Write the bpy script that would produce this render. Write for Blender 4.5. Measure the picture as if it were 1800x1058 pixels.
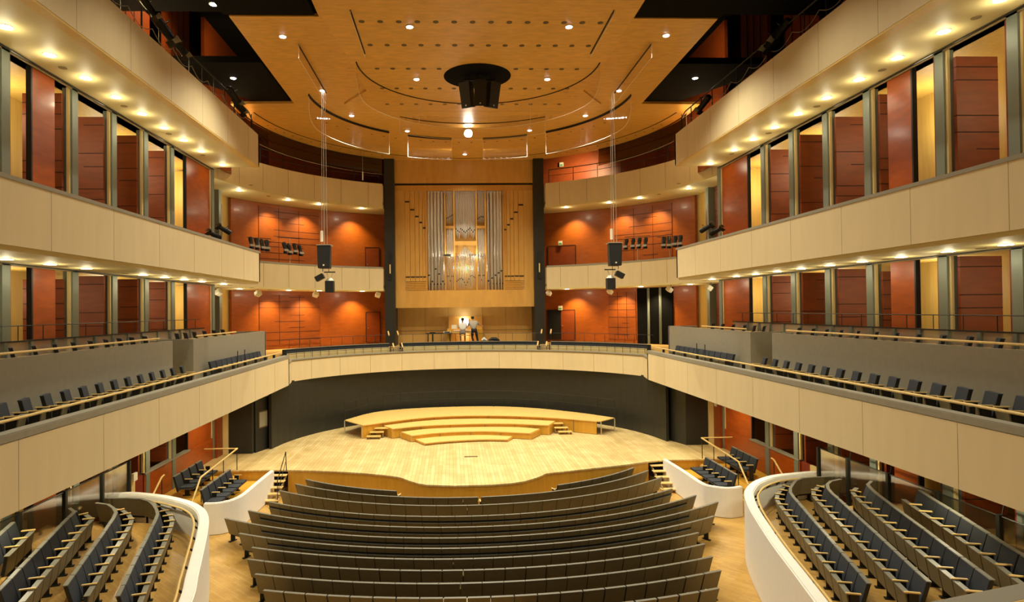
import bpy, bmesh, math, random
from mathutils import Vector, Matrix
from mathutils.geometry import tessellate_polygon
random.seed(7)
PI = math.pi
sc = bpy.context.scene
for o in list(bpy.data.objects): bpy.data.objects.remove(o)
COL = sc.collection

# ------------------------------------------------------------------ camera
F_PX = 1104.0
PPX, PPY, YAW, PIT, ROL, CAMX, CAMZ = 833.63, 531.78, 0.03690, 0.01150, -0.01147, -0.970, 8.0
cFw = Vector((math.sin(YAW)*math.cos(PIT), math.cos(YAW)*math.cos(PIT), math.sin(PIT)))
R0 = Vector((math.cos(YAW), -math.sin(YAW), 0)); U0 = R0.cross(cFw)
cR = R0*math.cos(ROL) + U0*math.sin(ROL); cU = cR.cross(cFw)
cam = bpy.data.cameras.new('camera'); camo = bpy.data.objects.new('camera', cam); COL.objects.link(camo)
cam.sensor_width = 36; cam.lens = 36*F_PX/1800
cam.shift_x = (900-PPX)/1800; cam.shift_y = -(529-PPY)/1800
cam.clip_start = .05; cam.clip_end = 200
M = Matrix.Identity(4)
for i in range(3):
    M[i][0] = cR[i]; M[i][1] = cU[i]; M[i][2] = -cFw[i]
M[0][3] = CAMX; M[1][3] = 0; M[2][3] = CAMZ
camo.matrix_world = M
sc.camera = camo
# measuring helpers: sight line of a photo pixel met with a level, a cross plane or a side plane
def _ray(x, y): return cFw + cR*((x-PPX)/F_PX) - cU*((y-PPY)/F_PX)
def atZ(x, y, z):
    d = _ray(x, y); t = (z-CAMZ)/d.z; return (CAMX+t*d.x, t*d.y)
def atY(x, y, Y):
    d = _ray(x, y); t = Y/d.y; return (CAMX+t*d.x, CAMZ+t*d.z)
def atX(x, y, X):
    d = _ray(x, y); t = (X-CAMX)/d.x; return (t*d.y, CAMZ+t*d.z)
def atR(x, y, r=16.3, yc=30.0):
    d = _ray(x, y); a = d.x**2+d.y**2; b = 2*(CAMX*d.x-yc*d.y); c = CAMX**2+yc*yc-r*r
    t = (-b+math.sqrt(b*b-4*a*c))/2/a
    return (CAMX+t*d.x, t*d.y, CAMZ+t*d.z)

# ------------------------------------------------------------------ world, exposure
w = bpy.data.worlds.new('world'); sc.world = w; w.use_nodes = True
w.node_tree.nodes['Background'].inputs[0].default_value = (1.0, .88, .65, 1)
w.node_tree.nodes['Background'].inputs[1].default_value = .15
sc.view_settings.view_transform = 'Standard'; sc.view_settings.look = 'None'
sc.view_settings.gamma = 1; sc.view_settings.use_curve_mapping = False
sc.view_settings.exposure = 0.3
LS = 1.0           # overall lamp level
WARM = (1.0, .90, .60); HALO = (1.0, .95, .74)
def lamp(name, kind, loc, energy, color=WARM, size=.15, angle=120, blend=.6, target=None, sx=None, sy=None):
    l = bpy.data.lights.new(name, kind); l.energy = energy*LS; l.color = color
    if kind == 'SPOT': l.spot_size = math.radians(angle); l.spot_blend = blend; l.shadow_soft_size = size
    elif kind == 'POINT': l.shadow_soft_size = size
    elif kind == 'AREA': l.shape = 'RECTANGLE'; l.size = sx; l.size_y = sy
    o = bpy.data.objects.new(name, l); COL.objects.link(o); o.location = loc
    if target is not None:
        o.rotation_euler = (Vector(target)-Vector(loc)).to_track_quat('-Z', 'Y').to_euler()
    return o
CAN = 18.25        # canopy height
canopy_px = [(720,42),(1000,42),(497,64),(1171,62),(732,135),(962,135),(618,203),(1029,203),(716,230),(931,229)]
canopy_lights = [atZ(x, y, CAN) for x, y in canopy_px]
for (x, y) in canopy_lights:
    lamp('canopy_lamp', 'SPOT', (x, y, CAN-.15), 1650, HALO, .12, 125, .8)
for x in (-7, -2.4, 2.4, 7):
    for y in (17.5, 12.5, 7.5, 2.5):
        lamp('canopy_lamp', 'SPOT', (x, y, CAN-.15), {17.5: 700, 12.5: 400, 7.5: 300, 2.5: 240}[y], HALO, .12, 125, .8)
for x in (-6.8, 6.95): lamp('stage_lamp', 'SPOT', (x, 29.5, CAN-.2), 1600, HALO, .15, 90, .8, target=(x*.3, 31, 1))
lamp('stage_lamp', 'SPOT', (0.2, 36.9, CAN-.5), 3300, HALO, .15, 110, .8, target=(0, 30, 1))
lamp('stage_lamp', 'SPOT', (0.05, 41.0, CAN-.3), 500, HALO, .15, 110, .8)

# ------------------------------------------------------------------ materials
def lin(c): return tuple((v/12.92 if v <= .04045 else ((v+.055)/1.055)**2.4) for v in c)
def hx(h): return lin(tuple(int(h[i:i+2], 16)/255 for i in (0, 2, 4)))
MATS = {}
def mat(name, col, rough=.6, metal=0, var=0, scale=(1, 1, 1), spec=.5, emit=None, estr=0, bump=0, trans=0, alpha=1, coat=0):
    if isinstance(col, str): col = hx(col)
    m = bpy.data.materials.new(name); m.use_nodes = True; nt = m.node_tree; b = nt.nodes['Principled BSDF']
    b.inputs['Base Color'].default_value = (*col, 1); b.inputs['Roughness'].default_value = rough
    b.inputs['Metallic'].default_value = metal; b.inputs['Specular IOR Level'].default_value = spec
    b.inputs['Coat Weight'].default_value = coat; b.inputs['Coat Roughness'].default_value = .12
    if emit: b.inputs['Emission Color'].default_value = (*emit, 1); b.inputs['Emission Strength'].default_value = estr
    if trans: b.inputs['Transmission Weight'].default_value = trans
    if alpha < 1: b.inputs['Alpha'].default_value = alpha
    if var or bump:
        tc = nt.nodes.new('ShaderNodeTexCoord'); mp = nt.nodes.new('ShaderNodeMapping'); mp.inputs['Scale'].default_value = scale
        n = nt.nodes.new('ShaderNodeTexNoise'); n.inputs['Scale'].default_value = 3; n.inputs['Detail'].default_value = 6
        nt.links.new(tc.outputs['Object'], mp.inputs[0]); nt.links.new(mp.outputs[0], n.inputs[0])
        if var:
            r = nt.nodes.new('ShaderNodeValToRGB'); r.color_ramp.elements[0].position = .3; r.color_ramp.elements[1].position = .7
            r.color_ramp.elements[0].color = tuple(c*(1-var) for c in col)+(1,)
            r.color_ramp.elements[1].color = tuple(min(1, c*(1+var)) for c in col)+(1,)
            nt.links.new(n.outputs['Fac'], r.inputs[0]); nt.links.new(r.outputs[0], b.inputs['Base Color'])
        if bump:
            bp = nt.nodes.new('ShaderNodeBump'); bp.inputs['Strength'].default_value = bump; bp.inputs['Distance'].default_value = .01
            nt.links.new(n.outputs['Fac'], bp.inputs['Height']); nt.links.new(bp.outputs[0], b.inputs['Normal'])
    MATS[name] = m; return m
def planks(name, c1, c2, mortar, w, h, rough, rot=0, msize=.006):
    m = bpy.data.materials.new(name); m.use_nodes = True; nt = m.node_tree; b = nt.nodes['Principled BSDF']
    b.inputs['Roughness'].default_value = rough
    tc = nt.nodes.new('ShaderNodeTexCoord'); mp = nt.nodes.new('ShaderNodeMapping'); mp.inputs['Rotation'].default_value = (0, 0, rot)
    br = nt.nodes.new('ShaderNodeTexBrick'); br.inputs['Scale'].default_value = 1
    br.inputs['Brick Width'].default_value = w; br.inputs['Row Height'].default_value = h; br.inputs['Mortar Size'].default_value = msize
    br.inputs['Color1'].default_value = (*hx(c1), 1); br.inputs['Color2'].default_value = (*hx(c2), 1); br.inputs['Mortar'].default_value = (*hx(mortar), 1)
    n = nt.nodes.new('ShaderNodeTexNoise'); n.inputs['Scale'].default_value = 1.1; n.inputs['Detail'].default_value = 8
    mx = nt.nodes.new('ShaderNodeMix'); mx.data_type = 'RGBA'; mx.blend_type = 'MULTIPLY'; mx.inputs[0].default_value = .55
    r = nt.nodes.new('ShaderNodeValToRGB'); r.color_ramp.elements[0].position = .3; r.color_ramp.elements[0].color = (.62, .58, .5, 1); r.color_ramp.elements[1].position = .65
    nt.links.new(tc.outputs['Object'], mp.inputs[0]); nt.links.new(mp.outputs[0], br.inputs['Vector']); nt.links.new(tc.outputs['Object'], n.inputs[0])
    nt.links.new(n.outputs['Fac'], r.inputs[0]); nt.links.new(br.outputs['Color'], mx.inputs[6]); nt.links.new(r.outputs[0], mx.inputs[7])
    nt.links.new(mx.outputs[2], b.inputs['Base Color']); MATS[name] = m; return m
def glass(name, tint, amount, rough=.02):
    m = bpy.data.materials.new(name); m.use_nodes = True; nt = m.node_tree; nt.nodes.clear()
    out = nt.nodes.new('ShaderNodeOutputMaterial'); tr = nt.nodes.new('ShaderNodeBsdfTransparent'); gl = nt.nodes.new('ShaderNodeBsdfGlossy')
    tr.inputs[0].default_value = (*tint, 1); gl.inputs['Roughness'].default_value = rough; gl.inputs[0].default_value = (1, 1, 1, 1)
    
    mx = nt.nodes.new('ShaderNodeMixShader'); mx.inputs[0].default_value = amount
    nt.links.new(tr.outputs[0], mx.inputs[1]); nt.links.new(gl.outputs[0], mx.inputs[2]); nt.links.new(mx.outputs[0], out.inputs[0])
    MATS[name] = m; return m
mat('cream', 'd2c098', .55, var=.035, scale=(1, 1, .2))
mat('cream_soffit', 'd3c38c', .6)
mat('strip_wood', 'd9b96a', .5, var=.06, scale=(3, 3, .4))
mat('seam', '8f7c55', .8)
mat('ledge_grey', '8d8878', .45)
mat('grey_wall', '8a8474', .6, var=.05, scale=(2, 2, 2))
mat('red_wood', 'a34a0c', .34, var=.16, scale=(.6, .6, 2.5), coat=.15)
mat('rear_wood', '9e4f0c', .36, var=.14, scale=(.6, .6, 2.5), coat=.15)
mat('rear_slat', '8b440b', .45, var=.14, scale=(.6, .6, 2.5))
mat('red_slat', '7a3407', .55, var=.14, scale=(.6, .6, 2.5))
mat('slot', '2a0c04', .8)
mat('deep_red', '7a2a10', .6)
mat('steel', '7c8478', .45, .2)
mat('dark_steel', '2c2c26', .45, .4)
mat('black_wall', '24241d', .5, var=.15, scale=(1, 1, 1))
mat('black', '11110f', .55)
mat('ceiling_black', '0a0908', .9, spec=.1)
mat('dark_red_wall', '8a3c0c', .45, var=.12, scale=(.7, .7, 2))
mat('chamber_wood', 'd6b45e', .55, var=.08, scale=(3, 3, .3))
mat('jamb', 'e0c98c', .5)
mat('canopy_wood', 'd19f4a', .38, var=.13, scale=(.7, 2.2, 1))
mat('canopy_light', 'd6a551', .38, var=.13, scale=(.7, 2.2, 1))
mat('hole', '5a4a2c', .6)
mat('organ_wood', 'd0a052', .42, var=.08, scale=(1.2, 1.2, .3))
mat('organ_case', 'c89444', .42, var=.08, scale=(3, 3, .3))
mat('recess_wood', 'cda45c', .5, var=.07, scale=(1, 1, .3))
mat('pipe_metal', 'dedad2', .32, .85)
mat('pipe_dark', '1c150c', .8)
mat('apron_wood', 'cf9c35', .4, var=.07, scale=(2, 2, .3))
mat('riser_wood', 'dfbb6e', .45, var=.07, scale=(2, 2, 2))
mat('oak', 'dcbc78', .4, var=.06, scale=(3, 3, 3))
mat('white_plaster', 'ece9e2', .55, var=.02, scale=(2, 2, 2))
mat('seat_back', '6a6046', .4, var=.08, scale=(4, 4, 4))
mat('seat_edge', '77756a', .4)  # grey edge piping, made paler because top edges catch light
mat('navy', '262b33', .85, var=.1, scale=(30, 30, 30), bump=.2)
mat('seat_leg_gap', '15140f', .5)
mat('lamp_glow', 'ffffff', .5, emit=(1, .95, .85), estr=14)
mat('lamp_cool', 'ffffff', .5, emit=(.96, .95, 1), estr=16)
mat('lamp_ring', 'bfb08a', .4)
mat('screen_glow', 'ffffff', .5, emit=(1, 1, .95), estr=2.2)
mat('wire', 'c9c4b4', .35, .6)
mat('white_paint', 'e8e2cf', .5)
mat('sign_green', '4a9a5a', .5)
mat('spot_body', '1c1f1d', .4, .4)
mat('skin', 'b98668', .6); mat('hair', '140f0c', .8)
mat('shirt_white', 'dcdcd8', .8); mat('shirt_grey', 'a39c90', .8); mat('trousers', '1d1716', .8); mat('trousers_grey', '7d756c', .8)
mat('aluminium', 'c9c5b8', .35, .7)
planks('stage_planks', 'dfc890', 'd0b477', 'a8874a', 3.0, .16, .42, PI/2)
planks('floor_parquet', 'cfa75c', 'c1954a', 'a88040', .5, .09, .38, PI/4, .003)
planks('stall_parquet', 'c9a15a', 'ba8f47', 'a07a3c', .5, .09, .4, PI/4, .003)
glass('acrylic', (.96, .94, .91), .07)
glass('smoked_acrylic', (.62, .45, .26), .05)
def sheen_glass(name, col, amount):
    m = bpy.data.materials.new(name); m.use_nodes = True; nt = m.node_tree; nt.nodes.clear()
    out = nt.nodes.new('ShaderNodeOutputMaterial'); tr = nt.nodes.new('ShaderNodeBsdfTransparent'); df = nt.nodes.new('ShaderNodeBsdfDiffuse'); df.inputs[0].default_value = (*hx(col), 1)
    mx = nt.nodes.new('ShaderNodeMixShader'); mx.inputs[0].default_value = amount
    nt.links.new(tr.outputs[0], mx.inputs[1]); nt.links.new(df.outputs[0], mx.inputs[2]); nt.links.new(mx.outputs[0], out.inputs[0]); MATS[name] = m
sheen_glass('sheen_balustrade', 'cdbfa8', .42)  # pale diffuse share stands in for reflections in the balustrade glass
glass('balustrade_glass', (.80, .80, .78), .38, .12)

# ------------------------------------------------------------------ mesh building
class MB:
    def __init__(s): s.bm = bmesh.new(); s.mats = []
    def mi(s, m):
        if m not in s.mats: s.mats.append(m)
        return s.mats.index(m)
    def faces(s, vs, fs, m):
        k = s.mi(m); v = [s.bm.verts.new(p) for p in vs]
        for f in fs:
            try:
                fc = s.bm.faces.new([v[i] for i in f]); fc.material_index = k
            except ValueError: pass
    def box(s, x0, x1, y0, y1, z0, z1, m, mt=None):
        vs = [Vector((x, y, z)) for z in (z0, z1) for y in (y0, y1) for x in (x0, x1)]
        if mt is not None: vs = [mt @ v for v in vs]
        s.faces(vs, [(0, 2, 3, 1), (4, 5, 7, 6), (0, 1, 5, 4), (2, 6, 7, 3), (0, 4, 6, 2), (1, 3, 7, 5)], m)
    def hexa(s, b, t, m):      # 4 bottom points, 4 top points
        s.faces(list(b)+list(t), [(3, 2, 1, 0), (4, 5, 6, 7), (0, 1, 5, 4), (1, 2, 6, 5), (2, 3, 7, 6), (3, 0, 4, 7)], m)
    def strip(s, A, B, z0, z1, m, closed=False):   # ring between plan lines A and B; z may be lists
        n = len(A); vs = []
        for i in range(n):
            a0 = z0[i] if isinstance(z0, (list, tuple)) else z0; a1 = z1[i] if isinstance(z1, (list, tuple)) else z1
            vs += [(A[i][0], A[i][1], a0), (B[i][0], B[i][1], a0), (B[i][0], B[i][1], a1), (A[i][0], A[i][1], a1)]
        fs = []
        rng = range(n if closed else n-1)
        for i in rng:
            p, q = 4*i, 4*((i+1) % n)
            for k in range(4): fs.append((p+k, p+(k+1) % 4, q+(k+1) % 4, q+k))
        if not closed: fs += [(3, 2, 1, 0), (4*n-4, 4*n-3, 4*n-2, 4*n-1)]
        s.faces(vs, fs, m)
    def prism(s, poly, z0, z1, m):
        n = len(poly); tris = tessellate_polygon([[Vector((p[0], p[1], 0)) for p in poly]])
        vs = [(p[0], p[1], z0) for p in poly]+[(p[0], p[1], z1) for p in poly]
        fs = [tuple(t) for t in tris]+[tuple(n+i for i in reversed(t)) for t in tris]+[(i, (i+1) % n, n+(i+1) % n, n+i) for i in range(n)]
        s.faces(vs, fs, m)
    def tube(s, pts, r, m, n=8):
        pts = [Vector(p) for p in pts]; rings = []
        rr = r if isinstance(r, (list, tuple)) else [r]*len(pts)
        for i, p in enumerate(pts):
            t = (pts[min(i+1, len(pts)-1)]-pts[max(i-1, 0)]).normalized()
            u = t.cross(Vector((0, 0, 1)) if abs(t.z) < .9 else Vector((1, 0, 0))).normalized(); v = t.cross(u)
            rings.append([p+(u*math.cos(2*PI*k/n)+v*math.sin(2*PI*k/n))*rr[i] for k in range(n)])
        vs = [q for rg in rings for q in rg]; fs = []
        for i in range(len(pts)-1):
            for k in range(n): fs.append((i*n+k, i*n+(k+1) % n, (i+1)*n+(k+1) % n, (i+1)*n+k))
        fs += [tuple(reversed(range(n))), tuple(range((len(pts)-1)*n, len(pts)*n))]
        s.faces(vs, fs, m)
    def disc(s, c, r, h, m, n=20):
        s.tube([(c[0], c[1], c[2]), (c[0], c[1], c[2]+h)], r, m, n)
    def mesh(s, name, bevel=0, smooth=False):
        bmesh.ops.recalc_face_normals(s.bm, faces=s.bm.faces)
        if bevel: bmesh.ops.bevel(s.bm, geom=[e for e in s.bm.edges if e.is_manifold and e.calc_face_angle(0) > .5], offset=bevel, segments=2, affect='EDGES', clamp_overlap=True)
        me = bpy.data.meshes.new(name); s.bm.to_mesh(me); s.bm.free()
        for m in s.mats: me.materials.append(MATS[m])
        if smooth:
            for p in me.polygons: p.use_smooth = True
            try: me.set_sharp_from_angle(angle=.6)
            except Exception: pass
        return me
    def build(s, name, parent=None, bevel=0, smooth=False, label=None, cat=None, group=None, kind=None):
        o = bpy.data.objects.new(name, s.mesh(name, bevel, smooth)); COL.objects.link(o)
        if parent is not None: o.parent = parent
        return tag(o, label, cat, group, kind)
def tag(o, label=None, cat=None, group=None, kind=None):
    if label: o['label'] = label
    if cat: o['category'] = cat
    if group: o['group'] = group
    if kind: o['kind'] = kind
    return o
def thing(name, label, cat, loc=(0, 0, 0), rz=0, group=None, kind=None):
    o = bpy.data.objects.new(name, None); COL.objects.link(o); o.location = loc; o.rotation_euler = (0, 0, rz)
    o.empty_display_size = .1
    return tag(o, label, cat, group, kind)
def dup(root, loc, rz=0, label=None, group=None, rot=None):
    def cp(o, par):
        c = o.copy(); COL.objects.link(c); c.parent = par
        for ch in o.children: cp(ch, c)
        return c
    r = cp(root, None); r.location = loc; r.rotation_euler = rot if rot else (0, 0, rz)
    if label: r['label'] = label
    if group: r['group'] = group
    return r
def proto(make):      # first call keeps the original, later calls copy it
    st = {'o': None}
    def place(loc, rz=0, label=None, cat=None, group=None, rot=None):
        if st['o'] is None:
            st['o'] = make(); o = st['o']; o.location = loc; o.rotation_euler = rot if rot else (0, 0, rz)
            tag(o, label, cat, group); return o
        return dup(st['o'], loc, rz, label, group, rot)
    return place
def arc(cx, cy, r, a0, a1, n):    # angles in degrees from +Y, clockwise positive towards +X
    return [(cx+r*math.sin(math.radians(a0+(a1-a0)*i/n)), cy+r*math.cos(math.radians(a0+(a1-a0)*i/n))) for i in range(n+1)]
def smooth_path(pts, n=6):
    out = []; P = [Vector(p) for p in pts]
    for i in range(len(P)-1):
        p0 = P[max(i-1, 0)]; p1 = P[i]; p2 = P[i+1]; p3 = P[min(i+2, len(P)-1)]
        for k in range(n):
            t = k/n; out.append(.5*((2*p1)+(p2-p0)*t+(2*p0-5*p1+4*p2-p3)*t*t+(3*p1-p0-3*p2+p3)*t**3))
    out.append(P[-1]); return [tuple(v) for v in out]
def offset(path, d):
    out = []
    for i, p in enumerate(path):
        a = Vector(path[max(i-1, 0)][:2]); b = Vector(path[min(i+1, len(path)-1)][:2]); t = (b-a).normalized()
        out.append((p[0]-t.y*d, p[1]+t.x*d))
    return out
def resample(path, step):
    out = [Vector(path[0])]; acc = 0
    for a, b in zip(path, path[1:]):
        a = Vector(a); b = Vector(b); L = (b-a).length; pos = step-acc
        while pos <= L:
            out.append(a+(b-a)*(pos/L)); pos += step
        acc = (acc+L) % step
    return out
def ords(n): return ['first','second','third','fourth','fifth','sixth','seventh','eighth','ninth','tenth','eleventh','twelfth','thirteenth','fourteenth','fifteenth','sixteenth','seventeenth','eighteenth','nineteenth','twentieth'][n] if n < 20 else ('twenty-'+ords(n-20) if n < 29 else ('thirtieth' if n == 29 else 'thirty-'+ords(n-30)))
ords_fix = ords
def ordw(n):
    if n == 19: return 'twentieth'
    return ords(n)
SIDE = {-1: 'left', 1: 'right'}

WX = 12.5; STG = 1.0
# ------------------------------------------------------------------ floors and stage
b = MB(); b.box(-17, 17, -6, 46, -.3, 0, 'floor_parquet'); b.build('floor', kind='structure')
edge_px = [(506,826),(550,827),(600,829),(640,831.5),(672,834.5),(700,838),(710,841),(720,845),(735,849.5),(750,852),(800,853.5),(870,851.5),(900,849),(920,846),(935,842),(948,837.5),(960,832),(1000,827.5),(1050,822),(1100,816.5),(1140,811)]
edge = [atZ(x, y, STG) for x, y in edge_px]
wall_arc = arc(0, 31.2, 10.45, 103, -103, 60)
wall_arc = [p for p in wall_arc if p[1] > 32.2]
poly = [(-16, 28.25), (-8.9, 28.25)]+edge+[(8.9, 28.6), (16, 28.6), (16, 41.9), (-16, 41.9)]
st = thing('stage', 'raised pale plank stage with a bowed front edge', 'stage', (0, 0, 0), kind='structure')
b = MB(); b.prism(poly, STG-.06, STG, 'stage_planks'); b.build('stage_floor', st)
b = MB(); e2 = [(p[0], p[1]+.03) for p in edge]; e3 = [(p[0], p[1]+.12) for p in edge]
b.strip(e2, e3, 0, STG-.06, 'apron_wood')
b.box(-12.5, -8.95, 28.3, 28.4, 0, STG-.06, 'apron_wood'); b.box(8.9, 12.5, 28.65, 28.75, 0, STG-.06, 'apron_wood')
b.build('front_apron', st)
b = MB(); p = atZ(828, 802.5, STG); b.box(p[0]-.32, p[0]+.32, p[1]-.1, p[1]+.1, STG, STG+.004, 'hole'); b.build('floor_hatch', st)

# black curved wall under the choir balcony
bw = thing('wall_stage', 'black curved panelled wall behind the stage', 'wall', kind='structure')
b = MB(); b.strip(wall_arc, offset(wall_arc, .15), STG, 4.25, 'black_wall')
b.build('curved_panels', bw)
b = MB()
for k in range(1, 14):
    a = math.radians(-78+k*12.0); r = 10.44
    x, y = r*math.sin(a), 31.2+r*math.cos(a)
    b.box(-.015, .015, -.01, .02, STG, 4.2, 'black', Matrix.Translation((x, y, 0)) @ Matrix.Rotation(-a, 4, 'Z'))
b.build('panel_joint', bw)
for s in (-1, 1):
    A = [(s*10.35, 33.2), (s*10.9, 31.6), (s*12.05, 31.6)]
    b = MB(); b.strip(A, [(s*10.75, 33.5), (s*11.1, 31.9), (s*12.05, 31.9)], STG, 4.3, 'black_wall')
    o = b.build('return_panel', bw)
    b = MB(); b.box(s*12.05 if s > 0 else -12.3, 12.3 if s > 0 else -12.05, 31.5, 31.9, STG, 4.3, 'jamb'); b.build('edge_strip', bw)
# framed window in the left return
b = MB()
q0 = Vector((-10.86, 31.72, 0)); q1 = Vector((-10.39, 33.08, 0)); t = (q1-q0).normalized(); n = Vector((t.y, -t.x, 0))
mt = Matrix.Translation(q0+n*.02) @ Matrix(((t.x, n.x, 0, 0), (t.y, n.y, 0, 0), (0, 0, 1, 0), (0, 0, 0, 1)))
dr = thing('door_1', 'black stage door with a square window at the left of the stage', 'door', kind='structure')
b.box(.05, 1.4, 0, .05, STG, 3.7, 'black', mt); b.build('door_leaf', dr)
b = MB(); b.box(.3, 1.05, .05, .07, 2.15, 3.0, 'hole', mt); b.box(.36, .99, .07, .075, 2.21, 2.94, 'ledge_grey', mt); b.build('door_window', dr)
b = MB(); b.box(.05, 1.4, .05, .09, 3.7, 3.76, 'ledge_grey', mt); b.build('door_rail', dr)

# ------------------------------------------------------------------ orchestra risers
def riser(name_lab, back, front, z, rl, solid=(0, 1), group='orchestra risers on the stage'):
    t = thing('stage_riser', name_lab, 'riser', (0, 0, 0), group=group)
    bk = smooth_path([atZ(600+x/3.6, 680+y/3.6, z) for x, y in back], 8); fr = smooth_path([atZ(600+x/3.6, 680+y/3.6, z) for x, y in front], 8)
    def rs(p, n):
        L = [0]
        for a, c in zip(p, p[1:]): L.append(L[-1]+math.dist(a, c))
        out = []
        for i in range(n+1):
            d = L[-1]*i/n; k = max(j for j in range(len(L)) if L[j] <= d+1e-9); k = min(k, len(p)-2)
            f = (d-L[k])/max(1e-6, L[k+1]-L[k]); out.append((p[k][0]+(p[k+1][0]-p[k][0])*f, p[k][1]+(p[k+1][1]-p[k][1])*f))
        return out
    n = 32; A = rs(bk, n); B = rs(fr, n)
    m = MB(); m.strip(A, B, z-.045, z, 'riser_wood'); m.build('deck', t)
    i0, i1 = int(solid[0]*n), int(solid[1]*n)
    m = MB(); A2 = [(a[0]*.08+c[0]*.92, a[1]*.08+c[1]*.92) for a, c in zip(A, B)]; B2 = [(a[0]*.04+c[0]*.96, a[1]*.04+c[1]*.96) for a, c in zip(A, B)]
    m.strip(A2[i0:i1+1], B2[i0:i1+1], STG+.02, z-.045, 'apron_wood')
    for k in range(1, rl):
        i = int(n*k/rl); c = B2[i]; m.box(c[0]-.012, c[0]+.012, c[1]-.05, c[1]-.02, STG+.02, z-.05, 'seam')
    m.build('front_panel', t)
    if z < 1.7:
        for i in (i0, i1):
            a = A[i]; c = B2[i]; m = MB(); m.strip([a, c], [(a[0]+.04, a[1]), (c[0]+.04, c[1])], STG+.02, z-.045, 'apron_wood'); m.build('side_panel', t)
    for i in (0, 8, 24, n):
        for P in (A[i], B2[i]):
            m = MB(); m.box(P[0]-.025, P[0]+.025, P[1]+.01, P[1]+.06, STG, z-.045, 'aluminium'); m.build('leg', t)
    return A, B
A4, B4 = riser('tallest curved wooden riser at the back, open ends on legs',
      [(20,210),(220,158),(500,133),(900,122),(1200,132),(1500,162),(1730,195)],
      [(135,242),(450,200),(720,182),(1025,181),(1330,193),(1620,217),(1640,217)], 1.76, 9, (.0, .985))
riser('third curved riser step, just in front of the tallest one',
      [(232,232),(480,205),(720,190),(900,187),(1140,194),(1365,208)], [(325,264),(500,246),(700,236),(900,231),(1100,232),(1310,242)], 1.56, 5)
riser('second curved riser step, between lowest and third steps',
      [(378,284),(550,264),(700,253),(950,247),(1100,252),(1255,265)], [(448,308),(560,294),(700,284),(830,280),(950,280),(1195,292)], 1.36, 4)
riser('lowest curved riser step nearest the audience',
      [(455,325),(580,310),(720,300),(850,294),(950,294),(1095,303)], [(530,356),(620,346),(730,338),(850,332),(950,330),(1050,332)], 1.14, 3)
# small step units beside the risers
for s, pxs in ((-1, [(205,310,1.16),(225,283,1.33),(255,258,1.5)]), (1, [(1415,280,1.16),(1390,255,1.33),(1360,228,1.5)])):
    p0 = atZ(600+pxs[0][0]/3.6, 680+pxs[0][1]/3.6, 1.16)
    t = thing('step_unit', 'small open wooden steps beside the %s end of the risers' % SIDE[s], 'steps', (p0[0], p0[1], STG), group='steps beside the risers')
    for i, (x, y, z) in enumerate(pxs):
        q = atZ(600+x/3.6, 680+y/3.6, z)
        m = MB(); m.box(q[0]-p0[0]-.38, q[0]-p0[0]+.38, q[1]-p0[1]-.16, q[1]-p0[1]+.16, z-STG-.04, z-STG, 'riser_wood'); m.build('tread', t)
        m = MB(); m.box(q[0]-p0[0]-.36, q[0]-p0[0]-.32, q[1]-p0[1]-.13, q[1]-p0[1]+.13, 0, z-STG-.04, 'seam'); m.box(q[0]-p0[0]+.32, q[0]-p0[0]+.36, q[1]-p0[1]-.13, q[1]-p0[1]+.13, 0, z-STG-.04, 'seam'); m.build('support', t)
# dark guard rail behind the tallest riser
t = thing('guard_rail', 'dark steel guard rail standing along the back of the tallest riser', 'railing')
rp = [(a[0]*.97+c[0]*.03, a[1]*.97+c[1]*.03) for a, c in zip(A4, B4)]
m = MB(); m.tube([(p[0], p[1], 2.78) for p in rp], .016, 'dark_steel'); m.build('top_rail', t, smooth=True)
m = MB(); m.tube([(p[0], p[1], 2.3) for p in rp], .012, 'dark_steel'); m.build('middle_rail', t, smooth=True)
for i in range(0, 33, 2):
    m = MB(); m.tube([(rp[i][0], rp[i][1], 1.76), (rp[i][0], rp[i][1], 2.78)], .018, 'dark_steel', 6); m.build('post', t)

# stage steps with handrail, both sides
for s in (-1, 1):
    x0, x1 = (-9.0, -8.28) if s < 0 else (8.02, 8.75)
    yb = 28.1 if s < 0 else 28.45
    t = thing('stage_stairs', 'open oak stairs up to the stage at its %s front corner' % SIDE[s], 'stairs', ((x0+x1)/2, yb, 0), group='stairs beside the stage front')
    cxm = (x0+x1)/2
    for k in range(5):
        z = 1-(k+1)*.167; y = -.05-k*.36
        m = MB(); m.box(x0-cxm, x1-cxm, y-.15, y+.15, z-.04, z, 'oak'); m.build('tread', t, bevel=.008)
    for xx in (x0-cxm+.06, x1-cxm-.09):
        m = MB(); m.hexa([(xx, -1.65, 0), (xx+.04, -1.65, 0), (xx+.04, .1, .72), (xx, .1, .72)], [(xx, -1.65, .13), (xx+.04, -1.65, .13), (xx+.04, .1, .85), (xx, .1, .85)], 'seam'); m.build('stringer', t)
    if s < 0:
        xr = x1-cxm-.02
        m = MB(); m.tube([(xr, -1.5, 0), (xr, -1.5, .95), (xr, -.15, 1.85), (xr, -.05, 1.0)], .02, 'dark_steel', 6)
        m.tube([(xr, -1.4, .55), (xr, -.1, 1.45)], .014, 'dark_steel', 6); m.build('handrail', t, smooth=True)

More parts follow.
